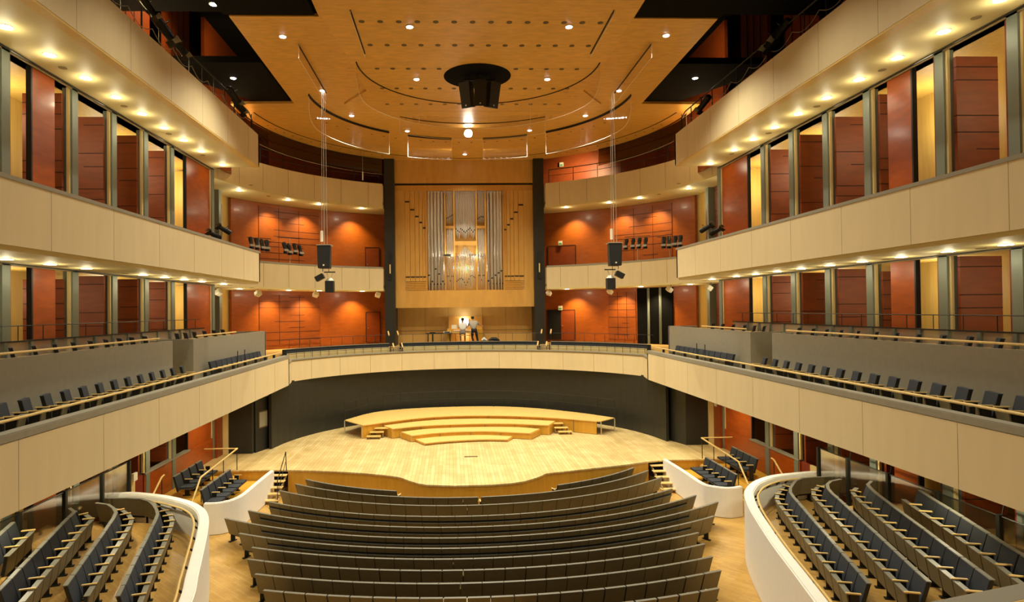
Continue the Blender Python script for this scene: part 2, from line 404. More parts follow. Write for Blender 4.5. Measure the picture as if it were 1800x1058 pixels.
# ------------------------------------------------------------------ walls left and right (bays of steel posts and swung leaves)
POSTS = [30.75, 26.35, 24.1, 21.85, 19.6, 16.6, 14.35, 12.1, 9.1, 6.85, 4.6, 2.35, 0.1]
def slat_leaf(m, x0, x1, y0, y1, z0, z1, seed):
    m.box(x0, x1, y0, y1, z0, z1, 'red_slat')
    rnd = random.Random(seed); z = z1-.28
    cols = [(x0, x1)]
    while z > z0+.2:
        w = x1-x0; a = x0; e = x1
        if rnd.random() < .3: a = x0+w*.45
        m.box(a, e, y0-.006, y1+.006, z-.012, z+.012, 'slot')
        z -= rnd.choice([.35, .45, .75, .95])
levels = [(0, STG-.5, 4.2), (1, 6.0, 9.36), (2, 10.0, 14.95), (3, 15.6, 22.0)]
for s in (-1, 1):
    sd = SIDE[s]
    W = thing('wall_'+sd, '%s side wall of red leaves, steel posts and pale chambers' % sd, 'wall', kind='structure')
    def bx(m, xa, xb, y0, y1, z0, z1, mt):
        a, c = s*xa, s*xb; m.box(min(a, c), max(a, c), y0, y1, z0, z1, mt)
    m = MB(); bx(m, 14.9, 15.0, -6, 31, 0, 22, 'chamber_wood'); m.build('chamber_wall', W)
    m = MB()
    for z0, z1 in ((4.3, 4.6), (9.4, 9.75), (14.95, 15.3)): bx(m, 12.5, 14.9, -6, 31, z0, z1, 'chamber_wood')
    m.build('chamber_floor', W)
    m = MB()
    for y in POSTS:
        bx(m, 12.42, 12.72, y-.13, y+.17, 0, 15.0, 'steel')
    m.build('steel_post', W)
    m = MB()
    for lv, z0, z1 in levels:
        if lv == 3: continue
        for i, y in enumerate(POSTS[1:]):
            for yy in (y+.17, POSTS[i]-.17):
                bx(m, 12.48, 12.56, yy-.03 if yy < y+1 else yy-.03, yy+.04, z0, z1, 'jamb')
            bx(m, 12.5, 12.75, y+.21, y+.30, z0, z1, 'deep_red')
    m.build('jamb', W)
    m = MB()
    for lv, z0, z1 in levels:
        if lv == 3: continue
        for i in range(len(POSTS)-1):
            yf, yn = POSTS[i], POSTS[i+1]
            if lv == 2: top = z1-.32
            elif lv == 1: top = z1-.08
            else: top = z1
            zz = z0 if (lv or yn < 23) else 2.0
            if i in (0, 4, 8):      # wide bays with a closed glossy leaf
                continue
            slat_leaf(m, *sorted((s*12.6, s*13.75)), yf-.36, yf-.26, zz, top, lv*100+i)
    m.build('slatted_leaf', W)
    m = MB()
    for lv, z0, z1 in levels:
        if lv == 3: continue
        for i in (4, 8):
            yf = POSTS[i]; zz = z0
            slat_leaf(m, *sorted((s*12.6, s*13.75)), yf-.36, yf-.26, zz, z1-.3, lv*100+i)
    m.build('slatted_leaf', W)
    m = MB()
    for lv, z0, z1 in levels:
        if lv == 3: continue
        bx(m, 12.5, 12.62, 18.75-1.0, 18.75, z0, z1, 'red_wood'); bx(m, 12.49, 12.63, 17.7, 17.76, z0, z1, 'black')
        bx(m, 12.5, 12.62, 10.3, 11.3, z0, z1, 'red_wood')
        bx(m, 12.5, 12.62, 27.9, 30.75, z0, z1, 'red_wood'); bx(m, 12.49, 12.63, 27.84, 27.9, z0, z1, 'black')
    m.build('glossy_leaf', W)
    # low wall of the ground floor below the openings
    m = MB(); bx(m, 12.45, 12.6, 23.9, 30.9, .3, 2.0, 'red_wood'); m.build('low_wall', W)
    m = MB(); bx(m, 12.4, 12.62, 23.9, 27.9, 2.0, 2.06, 'ledge_grey'); m.build('sill', W)
    m = MB(); bx(m, 12.5, 12.6, 22.3, 23.3, .8, 2.0, 'jamb'); bx(m, 12.5, 12.6, 23.3, 23.9, .8, 2.0, 'deep_red'); m.build('service_door', W)
    # corner return at the stage end, ground floor
    m = MB(); bx(m, 12.3, 12.5, 30.75, 31.9, .8, 4.2, 'dark_red_wall'); m.build('corner_return', W)
    # outer corner recess, upper floors
    m = MB()
    bx(m, 14.35, 14.5, 31.1, 38.6, 4.6, 22, 'chamber_wood'); m.build('recess_wall', W)
    m = MB()
    for z0, z1 in ((5.8, 9.36), (10.0, 14.95)):
        slat_leaf(m, *sorted((s*14.2, s*14.33)), 33.4, 35.4, z0, z1, 9)
        bx(m, 13.9, 14.3, 35.6, 36.0, z0, z1, 'steel'); bx(m, 13.4, 13.7, 31.2, 31.5, z0, z1, 'steel')
        bx(m, 14.15, 14.3, 31.9, 32.8, z0, z1, 'black')
    m.build('recess_leaf', W)
    # top storey
    m = MB(); bx(m, 12.5, 12.65, 30.0, 41, 15.3, 22, 'dark_red_wall')
    m.build('top_wall', W)
    m = MB()
    for i, y in enumerate([28.3, 24.6, 20.9, 17.2, 13.5, 9.8]):
        bx(m, 12.5, 12.65, y-2.4, y, 15.3, 22, 'dark_red_wall')
        for k in range(1, 4): bx(m, 12.48, 12.66, y-2.4+k*.6-.01, y-2.4+k*.6+.01, 15.3, 22, 'slot')
    m.build('top_leaf', W)
    m = MB(); bx(m, 14.4, 14.5, -6, 30, 15.3, 22, 'ceiling_black'); m.build('dark_backing', W)
    # lamps inside the chambers
    for z, e in ((13.9, 85), (8.6, 55)):
        for y in (29, 24.0, 18.5, 13):
            lamp('chamber_lamp', 'POINT', (s*14.35, y+.6, z), e, WARM, .4)
    for y in (33, 36.5):
        lamp('chamber_lamp', 'POINT', (s*13.2, y, 14.0), 14, WARM, .5); lamp('chamber_lamp', 'POINT', (s*13.2, y, 8.9), 12, WARM, .5)
    m = MB()
    for z0, z1 in ((0, 4.2), (4.6, 9.4), (9.75, 14.95)): bx(m, 12.6, 15.0, 31.0, 31.1, z0, z1, 'chamber_wood')
    m.build('end_wall', W)
    # lamps under the first tier
    for y in (28.5, 24, 19.5, 15, 10.5): lamp('stall_lamp', 'SPOT', (s*11.0, y, 4.1), 170, WARM, .12, 150, .6)
    # small white notice plate on the ground floor return
    m = MB(); bx(m, 12.26, 12.3, 31.1, 31.35, 3.0, 3.3, 'white_paint')
    m.build('notice_plate', label='small white plate on the red corner wall at the %s of the stage' % sd, cat='sign')

for s, px, py in ((-1, 237, 838), (1, 1400, 838)):
    q = atX(px, py, s*12.4); m = MB(); m.box(*sorted((s*12.37, s*12.45)), q[0]-.14, q[0]+.14, q[1]-.14, q[1]+.14, 'white_paint')
    m.build('door_notice', label='small pale notice on the service door behind the %s stall wall' % SIDE[s], cat='notice')
# rear curved wall (three storeys)
RW = thing('wall_rear', 'curved red timber wall behind the rear balconies', 'wall', kind='structure')
for s in (-1, 1):
    a0, a1 = s*math.degrees(math.asin(5.3/16.3)), s*60
    P = arc(0, 30, 16.3, a0, a1, 30)
    m = MB(); m.strip(P, offset(P, .2*s), 4.3, 15.0, 'rear_wood'); m.build('timber_wall', RW)
    m = MB(); m.strip(P, offset(P, .2*s), 15.0, 22.0, 'dark_red_wall'); m.build('upper_timber_wall', RW)
    # slatted fields
    for (zlo, zhi) in ((5.9, 9.1), (10.2, 14.7)):
        x0, x1 = (-13.0, -9.9) if s < 0 else ((10.3, 13.2) if zlo > 8 else (9.9, 11.4))
        b0 = math.degrees(math.asin(x0/16.3)); b1 = math.degrees(math.asin(x1/16.3))
        m = MB(); Q = arc(0, 30, 16.26, b0, b1, 12); m.strip(Q, arc(0, 30, 16.31, b0, b1, 12), zlo, zhi, 'rear_slat')
        rnd = random.Random(int(zlo*10)+s)
        z = zlo+.3
        while z < zhi-.1:
            c0 = rnd.choice([0, 0, 3, 6]); c1 = rnd.choice([12, 12, 9, 6+c0//2])
            if c1 > c0: m.strip(arc(0, 30, 16.25, b0, b1, 12)[c0:c1+1], Q[c0:c1+1], z-.012, z+.012, 'slot')
            z += rnd.choice([.28, .4, .5])
        for k in (4, 8):
            q = Q[k]; m.box(q[0]-.01, q[0]+.01, q[1]-.02, q[1]+.0, zlo, zhi, 'slot')
        m.build('slatted_field', RW)
def curved_door(n, lab, x0, x1, z0, z1, mm, leafopen=False, handle=True):
    b0 = math.degrees(math.asin(x0/16.3)); b1 = math.degrees(math.asin(x1/16.3))
    t = thing('door_%d' % n, lab, 'door', kind='structure')
    m = MB(); m.strip(arc(0, 30, 16.23, b0, b1, 3), arc(0, 30, 16.28, b0, b1, 3), z0, z1, mm); m.build('door_leaf', t)
    m = MB(); m.strip(arc(0, 30, 16.21, b0-.12, b0, 1), arc(0, 30, 16.28, b0-.12, b0, 1), z0, z1+.03, 'slot'); m.strip(arc(0, 30, 16.21, b1, b1+.12, 1), arc(0, 30, 16.28, b1, b1+.12, 1), z0, z1+.03, 'slot')
    m.strip(arc(0, 30, 16.21, b0, b1, 3), arc(0, 30, 16.28, b0, b1, 3), z1, z1+.03, 'slot'); m.build('frame', t)
    if handle:
        p = arc(0, 30, 16.17, b0+.25, b0+.5, 1); m = MB(); m.tube([(p[0][0], p[0][1], z0+1.0), (p[1][0], p[1][1], z0+1.0)], .02, 'aluminium', 6); m.build('handle', t)
curved_door(2, 'red flush door at the left on the upper rear balcony', -7.0, -6.1, 10.3, 12.5, 'dark_red_wall')
curved_door(3, 'wide red double door at the right on the upper rear balcony', 6.1, 7.9, 10.3, 12.5, 'dark_red_wall')
curved_door(4, 'red flush door at the left of the choir balcony', -7.0, -6.1, 5.8, 7.9, 'dark_red_wall')
curved_door(5, 'open dark doorway at the right of the choir balcony', 6.0, 6.85, 5.8, 7.9, 'black', handle=False)
curved_door(6, 'red door leaf standing beside the dark doorway on the choir balcony', 6.92, 7.8, 5.8, 7.9, 'dark_red_wall')
m = MB(); b0, b1 = math.degrees(math.asin(11.5/16.3)), math.degrees(math.asin(13.2/16.3))
m.strip(arc(0, 30, 16.2, b0, b1, 6), arc(0, 30, 16.3, b0, b1, 6), 5.65, 9.3, 'ceiling_black')
for k in (2, 4): q = arc(0, 30, 16.15, b0, b1, 6)[k]; m.box(q[0]-.07, q[0]+.07, q[1]-.02, q[1]+.05, 5.65, 9.3, 'steel')
m.build('dark_opening', RW)
for s_, (px, py), lab in ((0, (985, 427), 'white exit sign box above the double door on the upper rear balcony'), (1, (985, 541), 'white exit sign box above the dark doorway on the choir balcony'), (2, (987, 289), 'white exit sign box high on the top rear wall at the right')):
    p = atR(px, py, 16.1); m = MB(); t = thing('exit_sign', lab, 'sign', (p[0], p[1], p[2]), -math.asin(p[0]/16.1), group='exit signs')
    m.box(-.14, .14, -.05, .05, -.16, .14, 'white_paint'); sb_ = m.build('sign_box', t)
    m = MB(); m.box(-.11, .11, -.056, -.05, -.12, -.01, 'sign_green'); m.build('sign_face', sb_)
    m = MB(); m.box(-.02, .02, .04, .2, -.02, .02, 'steel'); m.build('bracket', t)

# ------------------------------------------------------------------ tiers two and three
def tier(lv, zf0, zf1, zs, n):
    nm = {2: 'middle', 3: 'top'}[lv]
    for s in (-1, 1):
        sd = SIDE[s]
        T = thing('side_balcony', 'long %s balcony with a tall cream front on the %s side' % (nm, sd), 'balcony', kind='structure')
        X = 10.03*s
        m = MB(); m.box(*sorted((X, X+s*.14)), -3, 30.2, zf0, zf1, 'cream'); m.box(*sorted((X, X+s*2.9)), 30.06, 30.2, zf0, zf1, 'cream')
        m.build('front', T)
        m = MB()
        for k in range(12):
            y = 4+k*2.65 if lv == 2 else 5.2+k*2.6
            if y < 30: m.box(*sorted((X-s*.003, X+s*.02)), y-.004, y+.004, zf0, zf1, 'seam')
        m.build('panel_joint', T)
        m = MB()
        if lv == 2: m.box(*sorted((X-s*.02, X+s*.24)), -3, 30.22, zf1, zf1+.09, 'ledge_grey'); m.build('ledge', T)
        else: m.box(*sorted((X+s*.01, X+s*.3)), -3, 30.18, zf0-.05, zf0, 'strip_wood'); m.build('edge_strip', T)
        poly = [(s*10.12, -6), (s*12.52, -6), (s*12.52, 30.9), (s*14.35, 30.9), (s*14.35, 37.7)]
        a0 = math.degrees(math.asin(14.1/16.25)); poly += [(s*x, y) for x, y in arc(0, 30, 16.25, a0, 19.3, 16)]
        poly += [(s*x, y) for x, y in arc(0, 30, 13.1, 24.6, 87, 20)]+[(s*13.05, 30.2), (s*10.12, 30.2)]
        m = MB(); m.prism(poly, zs, zs+.12, 'cream_soffit'); m.build('soffit', T)
        # dark track between soffit and posts
        m = MB(); m.box(*sorted((s*12.3, s*12.36)), -3, 30.6, zs-.03, zs, 'dark_steel'); m.box(*sorted((s*12.42, s*12.46)), -3, 30.6, zs-.05, zs, 'seam'); m.build('soffit_track', T)
        m = MB()
        for k in range(10): m.disc((s*11.75, 8+k*3.3-.0, zs-.012), .11, .012, 'seam', 14)
        m.build('soffit_grille', T)
        P = arc(0, 30, 13.0, s*24.8, s*88, 30)
        m = MB(); m.strip(P, offset(P, .14*s), zf0, zf1, 'cream')
        q = P[0]; m.hexa([(q[0], q[1], zf0), (q[0]-s*.0, q[1]+.9, zf0), (q[0]+s*.14, q[1]+.9, zf0), (q[0]+s*.14, q[1]+.05, zf0)], [(q[0], q[1], zf1), (q[0], q[1]+.9, zf1), (q[0]+s*.14, q[1]+.9, zf1), (q[0]+s*.14, q[1]+.05, zf1)], 'cream')
        m.build('rear_front', T)
        m = MB()
        for k in range(2, 30, 4): m.box(P[k][0]-.006, P[k][0]+.006, P[k][1]-.012, P[k][1]+.01, zf0, zf1, 'seam')
        m.build('rear_joint', T)
        m = MB(); m.strip(P, offset(P, .14*s), zf0-.12, zf0, 'cream_soffit')
        m.build('rear_lower_edge', T)
        if lv == 2:
            m = MB(); m.strip(offset(P, -.02*s), offset(P, .24*s), zf1, zf1+.1, 'ledge_grey'); m.build('rear_ledge', T)
        m = MB(); m.prism(poly, zs+.2, zs+.35, 'seam'); m.build('floor_slab', T)
tier(2, 9.44, 10.80, 9.34, 0)
tier(3, 14.93, 16.43, 14.90, 0)

# railings on the top tier
for s in (-1, 1):
    t = thing('top_railing', 'thin dark railing above the %s top balcony front' % SIDE[s], 'railing', group='top balcony railings')
    m = MB(); m.tube([(s*10.3, 2, 17.35), (s*10.3, 29.5, 17.35), (s*10.3, 30.0, 17.1), (s*10.3, 30.0, 16.45)], .03, 'dark_steel', 6); m.build('top_rail', t, smooth=True)
    for k in range(24):
        m = MB(); y = 3+k*1.17; m.tube([(s*10.3, y, 16.2), (s*10.3, y, 17.35)], .022, 'dark_steel', 6); m.build('post', t)
    m = MB()
    for k in range(10):
        y = 14+k*1.5; m.tube([(s*10.26, y+i*.15, 16.95-.25*math.sin(PI*i/10)) for i in range(11)], .012, 'ledge_grey', 5)
    m.build('cable', t, label='loops of pale cable')
    t = thing('rear_railing', 'thin dark railing along the top rear balcony on the %s' % SIDE[s], 'railing', group='top rear railings')
    P = arc(0, 30, 13.2, s*25.5, s*85, 24)
    m = MB(); m.tube([(p[0], p[1], 17.35) for p in P], .028, 'dark_steel', 6); m.build('top_rail', t, smooth=True)
    m = MB(); m.tube([(p[0], p[1], 16.95) for p in P], .016, 'dark_steel', 6); m.build('middle_rail', t, smooth=True)
    for p in P[::3]:
        m = MB(); m.tube([(p[0], p[1], 16.2), (p[0], p[1], 17.35)], .022, 'dark_steel', 6); m.build('post', t)

# ------------------------------------------------------------------ recessed downlights under the tiers
def mk_down():
    t = thing('recessed_downlight', '', 'ceiling light')
    m = MB(); m.disc((0, 0, -.012), .17, .012, 'lamp_ring', 20); m.build('trim_ring', t)
    m = MB(); m.disc((0, 0, -.02), .145, .008, 'lamp_glow', 20); m.build('lens', t)
    return t
place_down = proto(mk_down)
YS = [7.0, 8.65, 10.3, 12.0, 13.7, 15.35, 17.0, 18.65, 20.3, 22.0, 23.65, 25.35, 27.1, 29.65]
for lv, zs, nm in ((2, 9.34, 'middle'), (3, 14.90, 'top')):
    for s in (-1, 1):
        for i, y in enumerate(reversed(YS)):
            if lv == 2 and abs(y-20.3) < .1 and s < 0: continue
            place_down((s*11.55, y, zs), 0, 'round downlight under the %s %s balcony, %s from its stage end' % (SIDE[s], nm, ordw(i)), 'ceiling light', 'downlights under the side balconies')
            if y > 12: lamp('downlight_glow', 'POINT', (s*11.55, y, zs-.24), 12, WARM, .06)
        for i, an in enumerate((29.2, 41.6, 50.6, 65.5)):
            a = math.radians(an*s); x, y = 14.15*math.sin(a), 30+14.15*math.cos(a)
            place_down((x, y, zs), 0, 'round downlight under the %s rear balcony, %s from the organ on the %s' % (nm, ordw(i), SIDE[s]), 'ceiling light', 'downlights under the rear balconies')
            lamp('downlight_glow', 'POINT', (x, y, zs-.2), 12, WARM, .06)
            if i < 3:
                lamp('wall_washer', 'SPOT', (15.35*math.sin(a), 30+15.35*math.cos(a), zs-.1), 560, (1, .78, .42), .06, 105, .95, target=(16.0*math.sin(a), 30+16.0*math.cos(a), zs-3))
# the topmost rear wall lamp at the right
lamp('wall_washer', 'SPOT', (7.6, 41.6, 17.9), 700, (1, .76, .40), .2, 130, 1, target=(8.4, 44.6, 16.6))
for s, y in ((-1, 18), (-1, 20.5), (-1, 23), (-1, 25.5), (-1, 32), (-1, 34.5), (1, 31.6), (1, 33.6)): lamp('wall_washer', 'POINT', (s*11.85, y, 17.4), 60, (1, .74, .36), .08)
for y in (22.6, 24.6): lamp('wall_washer', 'SPOT', (-11.1, y, 20.3), 170, (1, .76, .40), .1, 120, .9, target=(-12.6, y+.5, 18.6))
for s in (-1, 1): lamp('wall_washer', 'SPOT', (s*10.5, 29, 20.9), 160, (1, .76, .40), .1, 120, .9, target=(s*12.6, 33, 20))

# ------------------------------------------------------------------ first tier
for s in (-1, 1):
    sd = SIDE[s]; X = 9.43*s
    T = thing('side_balcony', 'lowest %s side balcony with a tall cream front and grey ledge' % sd, 'balcony', kind='structure')
    m = MB(); m.box(*sorted((X, X+s*.14)), -3, 33.1, 4.19, 5.56, 'cream'); m.box(*sorted((X, X+s*.6)), 32.96, 33.1, 4.19, 5.56, 'cream'); m.build('front', T)
    m = MB()
    for y in (6.6, 9.6, 12.6, 15.6, 18.5, 21.4, 24.4, 27.4, 30.4): m.box(*sorted((X-s*.003, X+s*.02)), y-.004, y+.004, 4.19, 5.56, 'seam')
    m.build('panel_joint', T)
    m = MB(); m.box(*sorted((X-s*.01, X+s*.30)), -3, 33.12, 5.56, 5.74, 'grey_wall'); m.build('ledge', T, bevel=.02)
    m = MB(); m.tube([(s*9.82, -3, 5.9), (s*9.82, 32.9, 5.9)], .032, 'oak', 8); m.build('handrail', T, smooth=True)
    m = MB()
    for k in range(22): m.box(*sorted((s*9.7, s*9.82)), 1+k*1.45, 1.03+k*1.45, 5.7, 5.88, 'dark_steel')
    m.build('rail_bracket', T)
    m = MB(); m.prism([(s*9.45, -6), (s*14.9, -6), (s*14.9, 31), (s*14.35, 31), (s*14.35, 37.7), (s*12.4, 37.7), (s*10.2, 34.6), (s*9.45, 33.0)], 4.19, 5.15, 'cream_soffit'); m.build('floor_slab', T)
    # grey parapets
    G = thing('grey_parapet', 'long grey parapet wall behind the %s lower balcony seats' % sd, 'parapet', kind='structure')
    m = MB(); m.box(*sorted((s*11.15, s*11.3)), -3, 23.2, 5.15, 7.0, 'grey_wall'); m.box(*sorted((s*11.15, s*11.9)), 23.2, 23.35, 5.15, 7.0, 'grey_wall'); m.build('near_panel', G)
    m = MB(); m.box(*sorted((s*10.85, s*11.0)), 24.6, 33.8, 5.15, 7.0, 'grey_wall'); m.box(*sorted((s*10.85, s*12.2)), 24.45, 24.6, 5.15, 7.0, 'grey_wall'); m.box(*sorted((s*10.85, s*12.4)), 33.7, 33.85, 5.15, 7.0, 'grey_wall'); m.build('far_panel', G)
    m = MB(); m.tube([(s*11.2, -3, 7.12), (s*11.2, 22.4, 7.12)], .03, 'oak', 8); m.tube([(s*10.95, 25.0, 7.1), (s*10.95, 29.5, 7.1)], .03, 'oak', 8); m.build('handrail', G, smooth=True)
    m = MB(); m.prism([(s*11.3, -3), (s*12.45, -3), (s*12.45, 31), (s*14.2, 31), (s*14.2, 33.8), (s*11.0, 33.8), (s*11.0, 24.6), (s*11.9, 24.5), (s*11.9, 23.3), (s*11.3, 23.2)], 5.16, 6.3, 'stall_parquet'); m.build('raised_floor', G)
    # glass balustrade with steel fins
    B = thing('glass_balustrade', 'glass balustrade with dark steel posts behind the %s upper seats' % sd, 'balustrade', group='glass balustrades on the side balconies')
    m = MB(); m.box(*sorted((s*12.14, s*12.155)), 2, 28.8, 6.36, 7.3, 'sheen_balustrade'); m.build('glass', B)
    m = MB(); m.box(*sorted((s*12.11, s*12.18)), 2, 28.8, 7.3, 7.34, 'dark_steel'); m.build('top_rail', B)
    m = MB(); m.tube([(s*12.1, 2, 7.72), (s*12.1, 28.3, 7.72)], .014, 'dark_steel', 6); m.build('upper_rail', B, smooth=True)
    for k in range(25):
        y = 3.1+k*1.0+ (k > 20)*.2
        m = MB(); m.box(*sorted((s*12.08, s*12.2)), y-.05, y+.05, 6.3, 7.3, 'steel'); m.tube([(s*12.12, y+.5, 7.3), (s*12.12, y+.5, 7.72)], .012, 'dark_steel', 5); m.build('post', B)
# choir balcony
T = thing('choir_balcony', 'curved cream fronted choir balcony across the back of the stage', 'balcony', kind='structure')
ac = math.degrees(math.acos((33.05-30.2)/10.7)); P = arc(0, 30.2, 10.7, -68, 68, 48)
P = [(-9.43, 33.0)]+[p for p in P if abs(p[0]) < 9.85 and p[1] > 34.3]+[(9.43, 33.0)]
m = MB(); m.strip(P, offset(P, .14), 4.19, 5.27, 'cream'); m.build('front', T)
m = MB()
for k in range(4, len(P)-3, 4): m.box(P[k][0]-.006, P[k][0]+.006, P[k][1]-.01, P[k][1]+.02, 4.19, 5.27, 'seam')
m.build('panel_joint', T)
m = MB(); m.strip(offset(P, -.01), offset(P, .3), 5.27, 5.33, 'seam'); m.strip(offset(P, -.04), offset(P, .24), 5.33, 5.40, 'ledge_grey'); m.build('ledge', T)
fl = [(p[0], p[1]) for p in offset(P, .1)]
m = MB(); m.prism(fl+[(12.4, 34.5), (14.1, 38.0)]+arc(0, 30, 16.2, 59, -59, 24)+[(-14.1, 38.0), (-12.4, 34.5)], 4.25, 5.0, 'black_wall'); m.build('floor_slab', T)
Q = arc(0, 30.2, 12.3, 74, -74, 50)
m = MB(); m.prism([q for q in arc(0, 30.2, 11.95, -72, 72, 40)]+arc(0, 30, 16.15, 59, -59, 24), 5.0, 5.62, 'recess_wood'); m.build('upper_floor', T)
# curved choir benches in three sections
for a0, a1, lab in ((-62, -25.5, 'left'), (-21.5, 24, 'middle'), (28, 62, 'right')):
    t = thing('choir_bench', '%s section of the curved dark choir bench with a cream back panel' % lab, 'bench', group='choir benches')
    for nm_, r0, r1, z0, z1, mm in (('front_seat', 11.0, 11.3, 5.0, 5.36, 'navy'), ('back_panel', 11.5, 11.56, 5.0, 5.66, 'jamb'), ('rear_seat', 11.6, 11.9, 5.45, 5.88, 'navy'), ('trim', 11.56, 11.6, 5.88, 5.92, 'ledge_grey')):
        m = MB(); m.strip(arc(0, 30.2, r0, a0, a1, 16), arc(0, 30.2, r1, a0, a1, 16), z0, z1, mm); m.build(nm_, t)
    t = thing('choir_railing', 'thin dark railing in front of the %s choir bench' % lab, 'railing', group='choir railings')
    R = arc(0, 30.2, 11.42, a0, a1, 12)
    m = MB(); m.tube([(p[0], p[1], 5.62) for p in R], .014, 'dark_steel', 5); m.build('top_rail', t)
    m = MB()
    for p in R: m.tube([(p[0], p[1], 5.0), (p[0], p[1], 5.9)], .012, 'dark_steel', 5)
    m.build('post', t)
    R = arc(0, 30.2, 12.1, a0, a1, 10)
    t = thing('terrace_railing', 'taller thin railing behind the %s choir bench' % lab, 'railing', group='terrace railings')
    m = MB(); m.tube([(p[0], p[1], 6.42) for p in R], .014, 'dark_steel', 5); m.build('top_rail', t)
    m = MB()
    for p in R[1:-1]: m.tube([(p[0], p[1], 5.62), (p[0], p[1], 6.42)], .012, 'dark_steel', 5)
    m.build('post', t)
i = 0
for s, an in ((-1, -25), (-1, -22), (1, 24.5), (1, 27.5)):
    for r, z, wh in ((11.2, 5.75, 'lower'), (12.1, 6.5, 'upper')):
        a = math.radians(an); x, y = r*math.sin(a), 30.2+r*math.cos(a)
        t = thing('stair_handrail', '%s short oak handrail at the %s stair gap of the choir bench, %s side' % (wh, SIDE[s], 'outer' if abs(an) > 24.7 else 'inner'), 'handrail', (x, y, z))
        m = MB(); m.tube([(-.1*s, -.2, -.1), (.1*s*0, .2, .14)], .05, 'oak', 8); m.build('grip', t, smooth=True)
        m = MB(); m.tube([(-.05*s, -.1, -.04), (-.05*s, -.1, -.7)], .015, 'dark_steel', 5); m.build('post', t)
for s in (-1, 1):
    a = math.radians(23.4*s if s < 0 else 26*s); x, y = 11.3*math.sin(a), 30.2+11.3*math.cos(a)
    t = thing('stair_gate', 'grey slatted stair barrier at the %s gap of the choir bench' % SIDE[s], 'barrier', (x, y, 5.0), -a, group='stair barriers')
    m = MB()
    for k in range(4): m.box(-.4, .4, 0, .03, .1+k*.17, .17+k*.17, 'grey_wall')
    m.build('slats', t)
    m = MB(); m.box(-.42, -.38, 0, .04, 0, .8, 'dark_steel'); m.box(.38, .42, 0, .04, 0, .8, 'dark_steel'); m.build('post', t)
# ------------------------------------------------------------------ organ
OY = 43.0
def ox(x, y=430): return atY(x, y, OY)[0]
def oz(y, x=817): return atY(x, y, OY)[1]
OR = thing('pipe_organ', 'large pipe organ of silver and wooden pipes in a golden wood case', 'organ', (0, OY, 0))
def ob(m, x0, x1, ya, yb, y0, y1, mt): m.box(ox(x0), ox(x1), y0, y1, oz(yb), oz(ya), mt)
XL, XR = ox(694.2), ox(938.5)
m = MB(); m.box(XL, XR, -.12, .2, oz(322), CAN, 'organ_wood'); m.build('upper_panel', OR)
m = MB(); m.box(XL, XR, -.02, .2, oz(335), oz(325.5), 'organ_case'); m.box(XL, XR, -.0, .2, oz(325.5), oz(322), 'pipe_dark')
m.box(XL, ox(712), -.02, .2, oz(510), oz(335), 'organ_wood'); m.box(ox(921), XR, -.02, .2, oz(510), oz(335), 'organ_wood'); m.build('case_frame', OR)
m = MB(); m.box(XL, XR, -.12, .3, oz(540), oz(510), 'organ_wood'); m.build('lower_band', OR)
m = MB(); m.box(ox(712), ox(921), 1.3, 1.4, oz(510), oz(335), 'organ_case'); m.build('inner_backing', OR)
def post(m, x0, x1, ya, yb): ob(m, x0, x1, ya, yb, -.05, .12, 'organ_case')
m = MB()
for x0, x1 in ((748.5, 751), (781.5, 784), (797.5, 800), (836.5, 839), (852.3, 855), (884, 886.5)): post(m, x0, x1, 335, 510)
m.build('case_post', OR)
m = MB()
post(m, 784, 797.5, 397, 401.5); post(m, 839, 852.3, 397, 401.5); post(m, 800, 836.5, 424, 431)
for k in range(5): ob(m, 712, 749, 495+k*3, 497.4+k*3, -.04, .1, 'organ_case'); ob(m, 886, 921, 495+k*3, 497.4+k*3, -.04, .1, 'organ_case')
m.build('case_rail', OR)
def wood_pipe(x0, x1, mouth):
    w = MB(); ob(w, x0+.25, x1-.25, 335, 494, .02, .25, 'organ_wood'); wp_ = w.build('wooden_pipe', OR)
    w = MB(); ob(w, x0+.6, x1-.6, mouth-1.2, mouth+1.2, .0, .02, 'pipe_dark'); ob(w, x0+.6, x1-.6, 485, 487, .0, .02, 'pipe_dark'); w.build('pipe_mouth', wp_)
xs = [712, 721, 729.5, 737, 743, 749]
for (a, c, mo) in zip(xs, xs[1:], (354, 368, 380, 390.5, 400)): wood_pipe(a, c, mo)
xs = [921, 911.5, 903.5, 897, 891, 886]
for (a, c, mo) in zip(xs, xs[1:], (360.5, 373.5, 385, 395.5, 404)): wood_pipe(c, a, mo)
def metal_pipe(xc, wpx, ytop, yfoot, ybot, ymouth=None, dy=.16):
    r = wpx/2/F_PX*OY; x = ox(xc); w = MB(); z0, z1, z2 = oz(ybot), oz(yfoot), oz(ytop)
    w.tube([(x, dy, z0), (x, dy, z0+.02), (x, dy, z1), (x, dy, z2)], [r*.3, r*.35, r, r], 'pipe_metal', 14)
    if ymouth:
        zm = oz(ymouth); w.box(x-r*.7, x+r*.7, dy-r-.02, dy-r*.5, zm-.07, zm+.05, 'pipe_dark')
    else:
        w.box(x-r*.6, x+r*.6, dy-r-.015, dy-r*.6, z1+.03, z1+.12, 'pipe_dark')
    w.build('metal_pipe', OR, smooth=True)
for xc, yf, ym in ((753.5, 485, 381), (759.3, 496, 365), (765.3, 474, 382), (771.3, 483, 367), (777.6, 496, 349)): metal_pipe(xc, 5.4, 335.5, yf, 510, None); metal_pipe(xc+2.9, 3.2, 335.5, 500, 510, None, .75)
for xc, yf in ((858, 496), (864.5, 491), (870.5, 486), (876, 482), (881, 478.5)): metal_pipe(xc, 5.2, 335.5, yf, 510); metal_pipe(xc+2.8, 3.2, 335.5, 500, 510, None, .75)
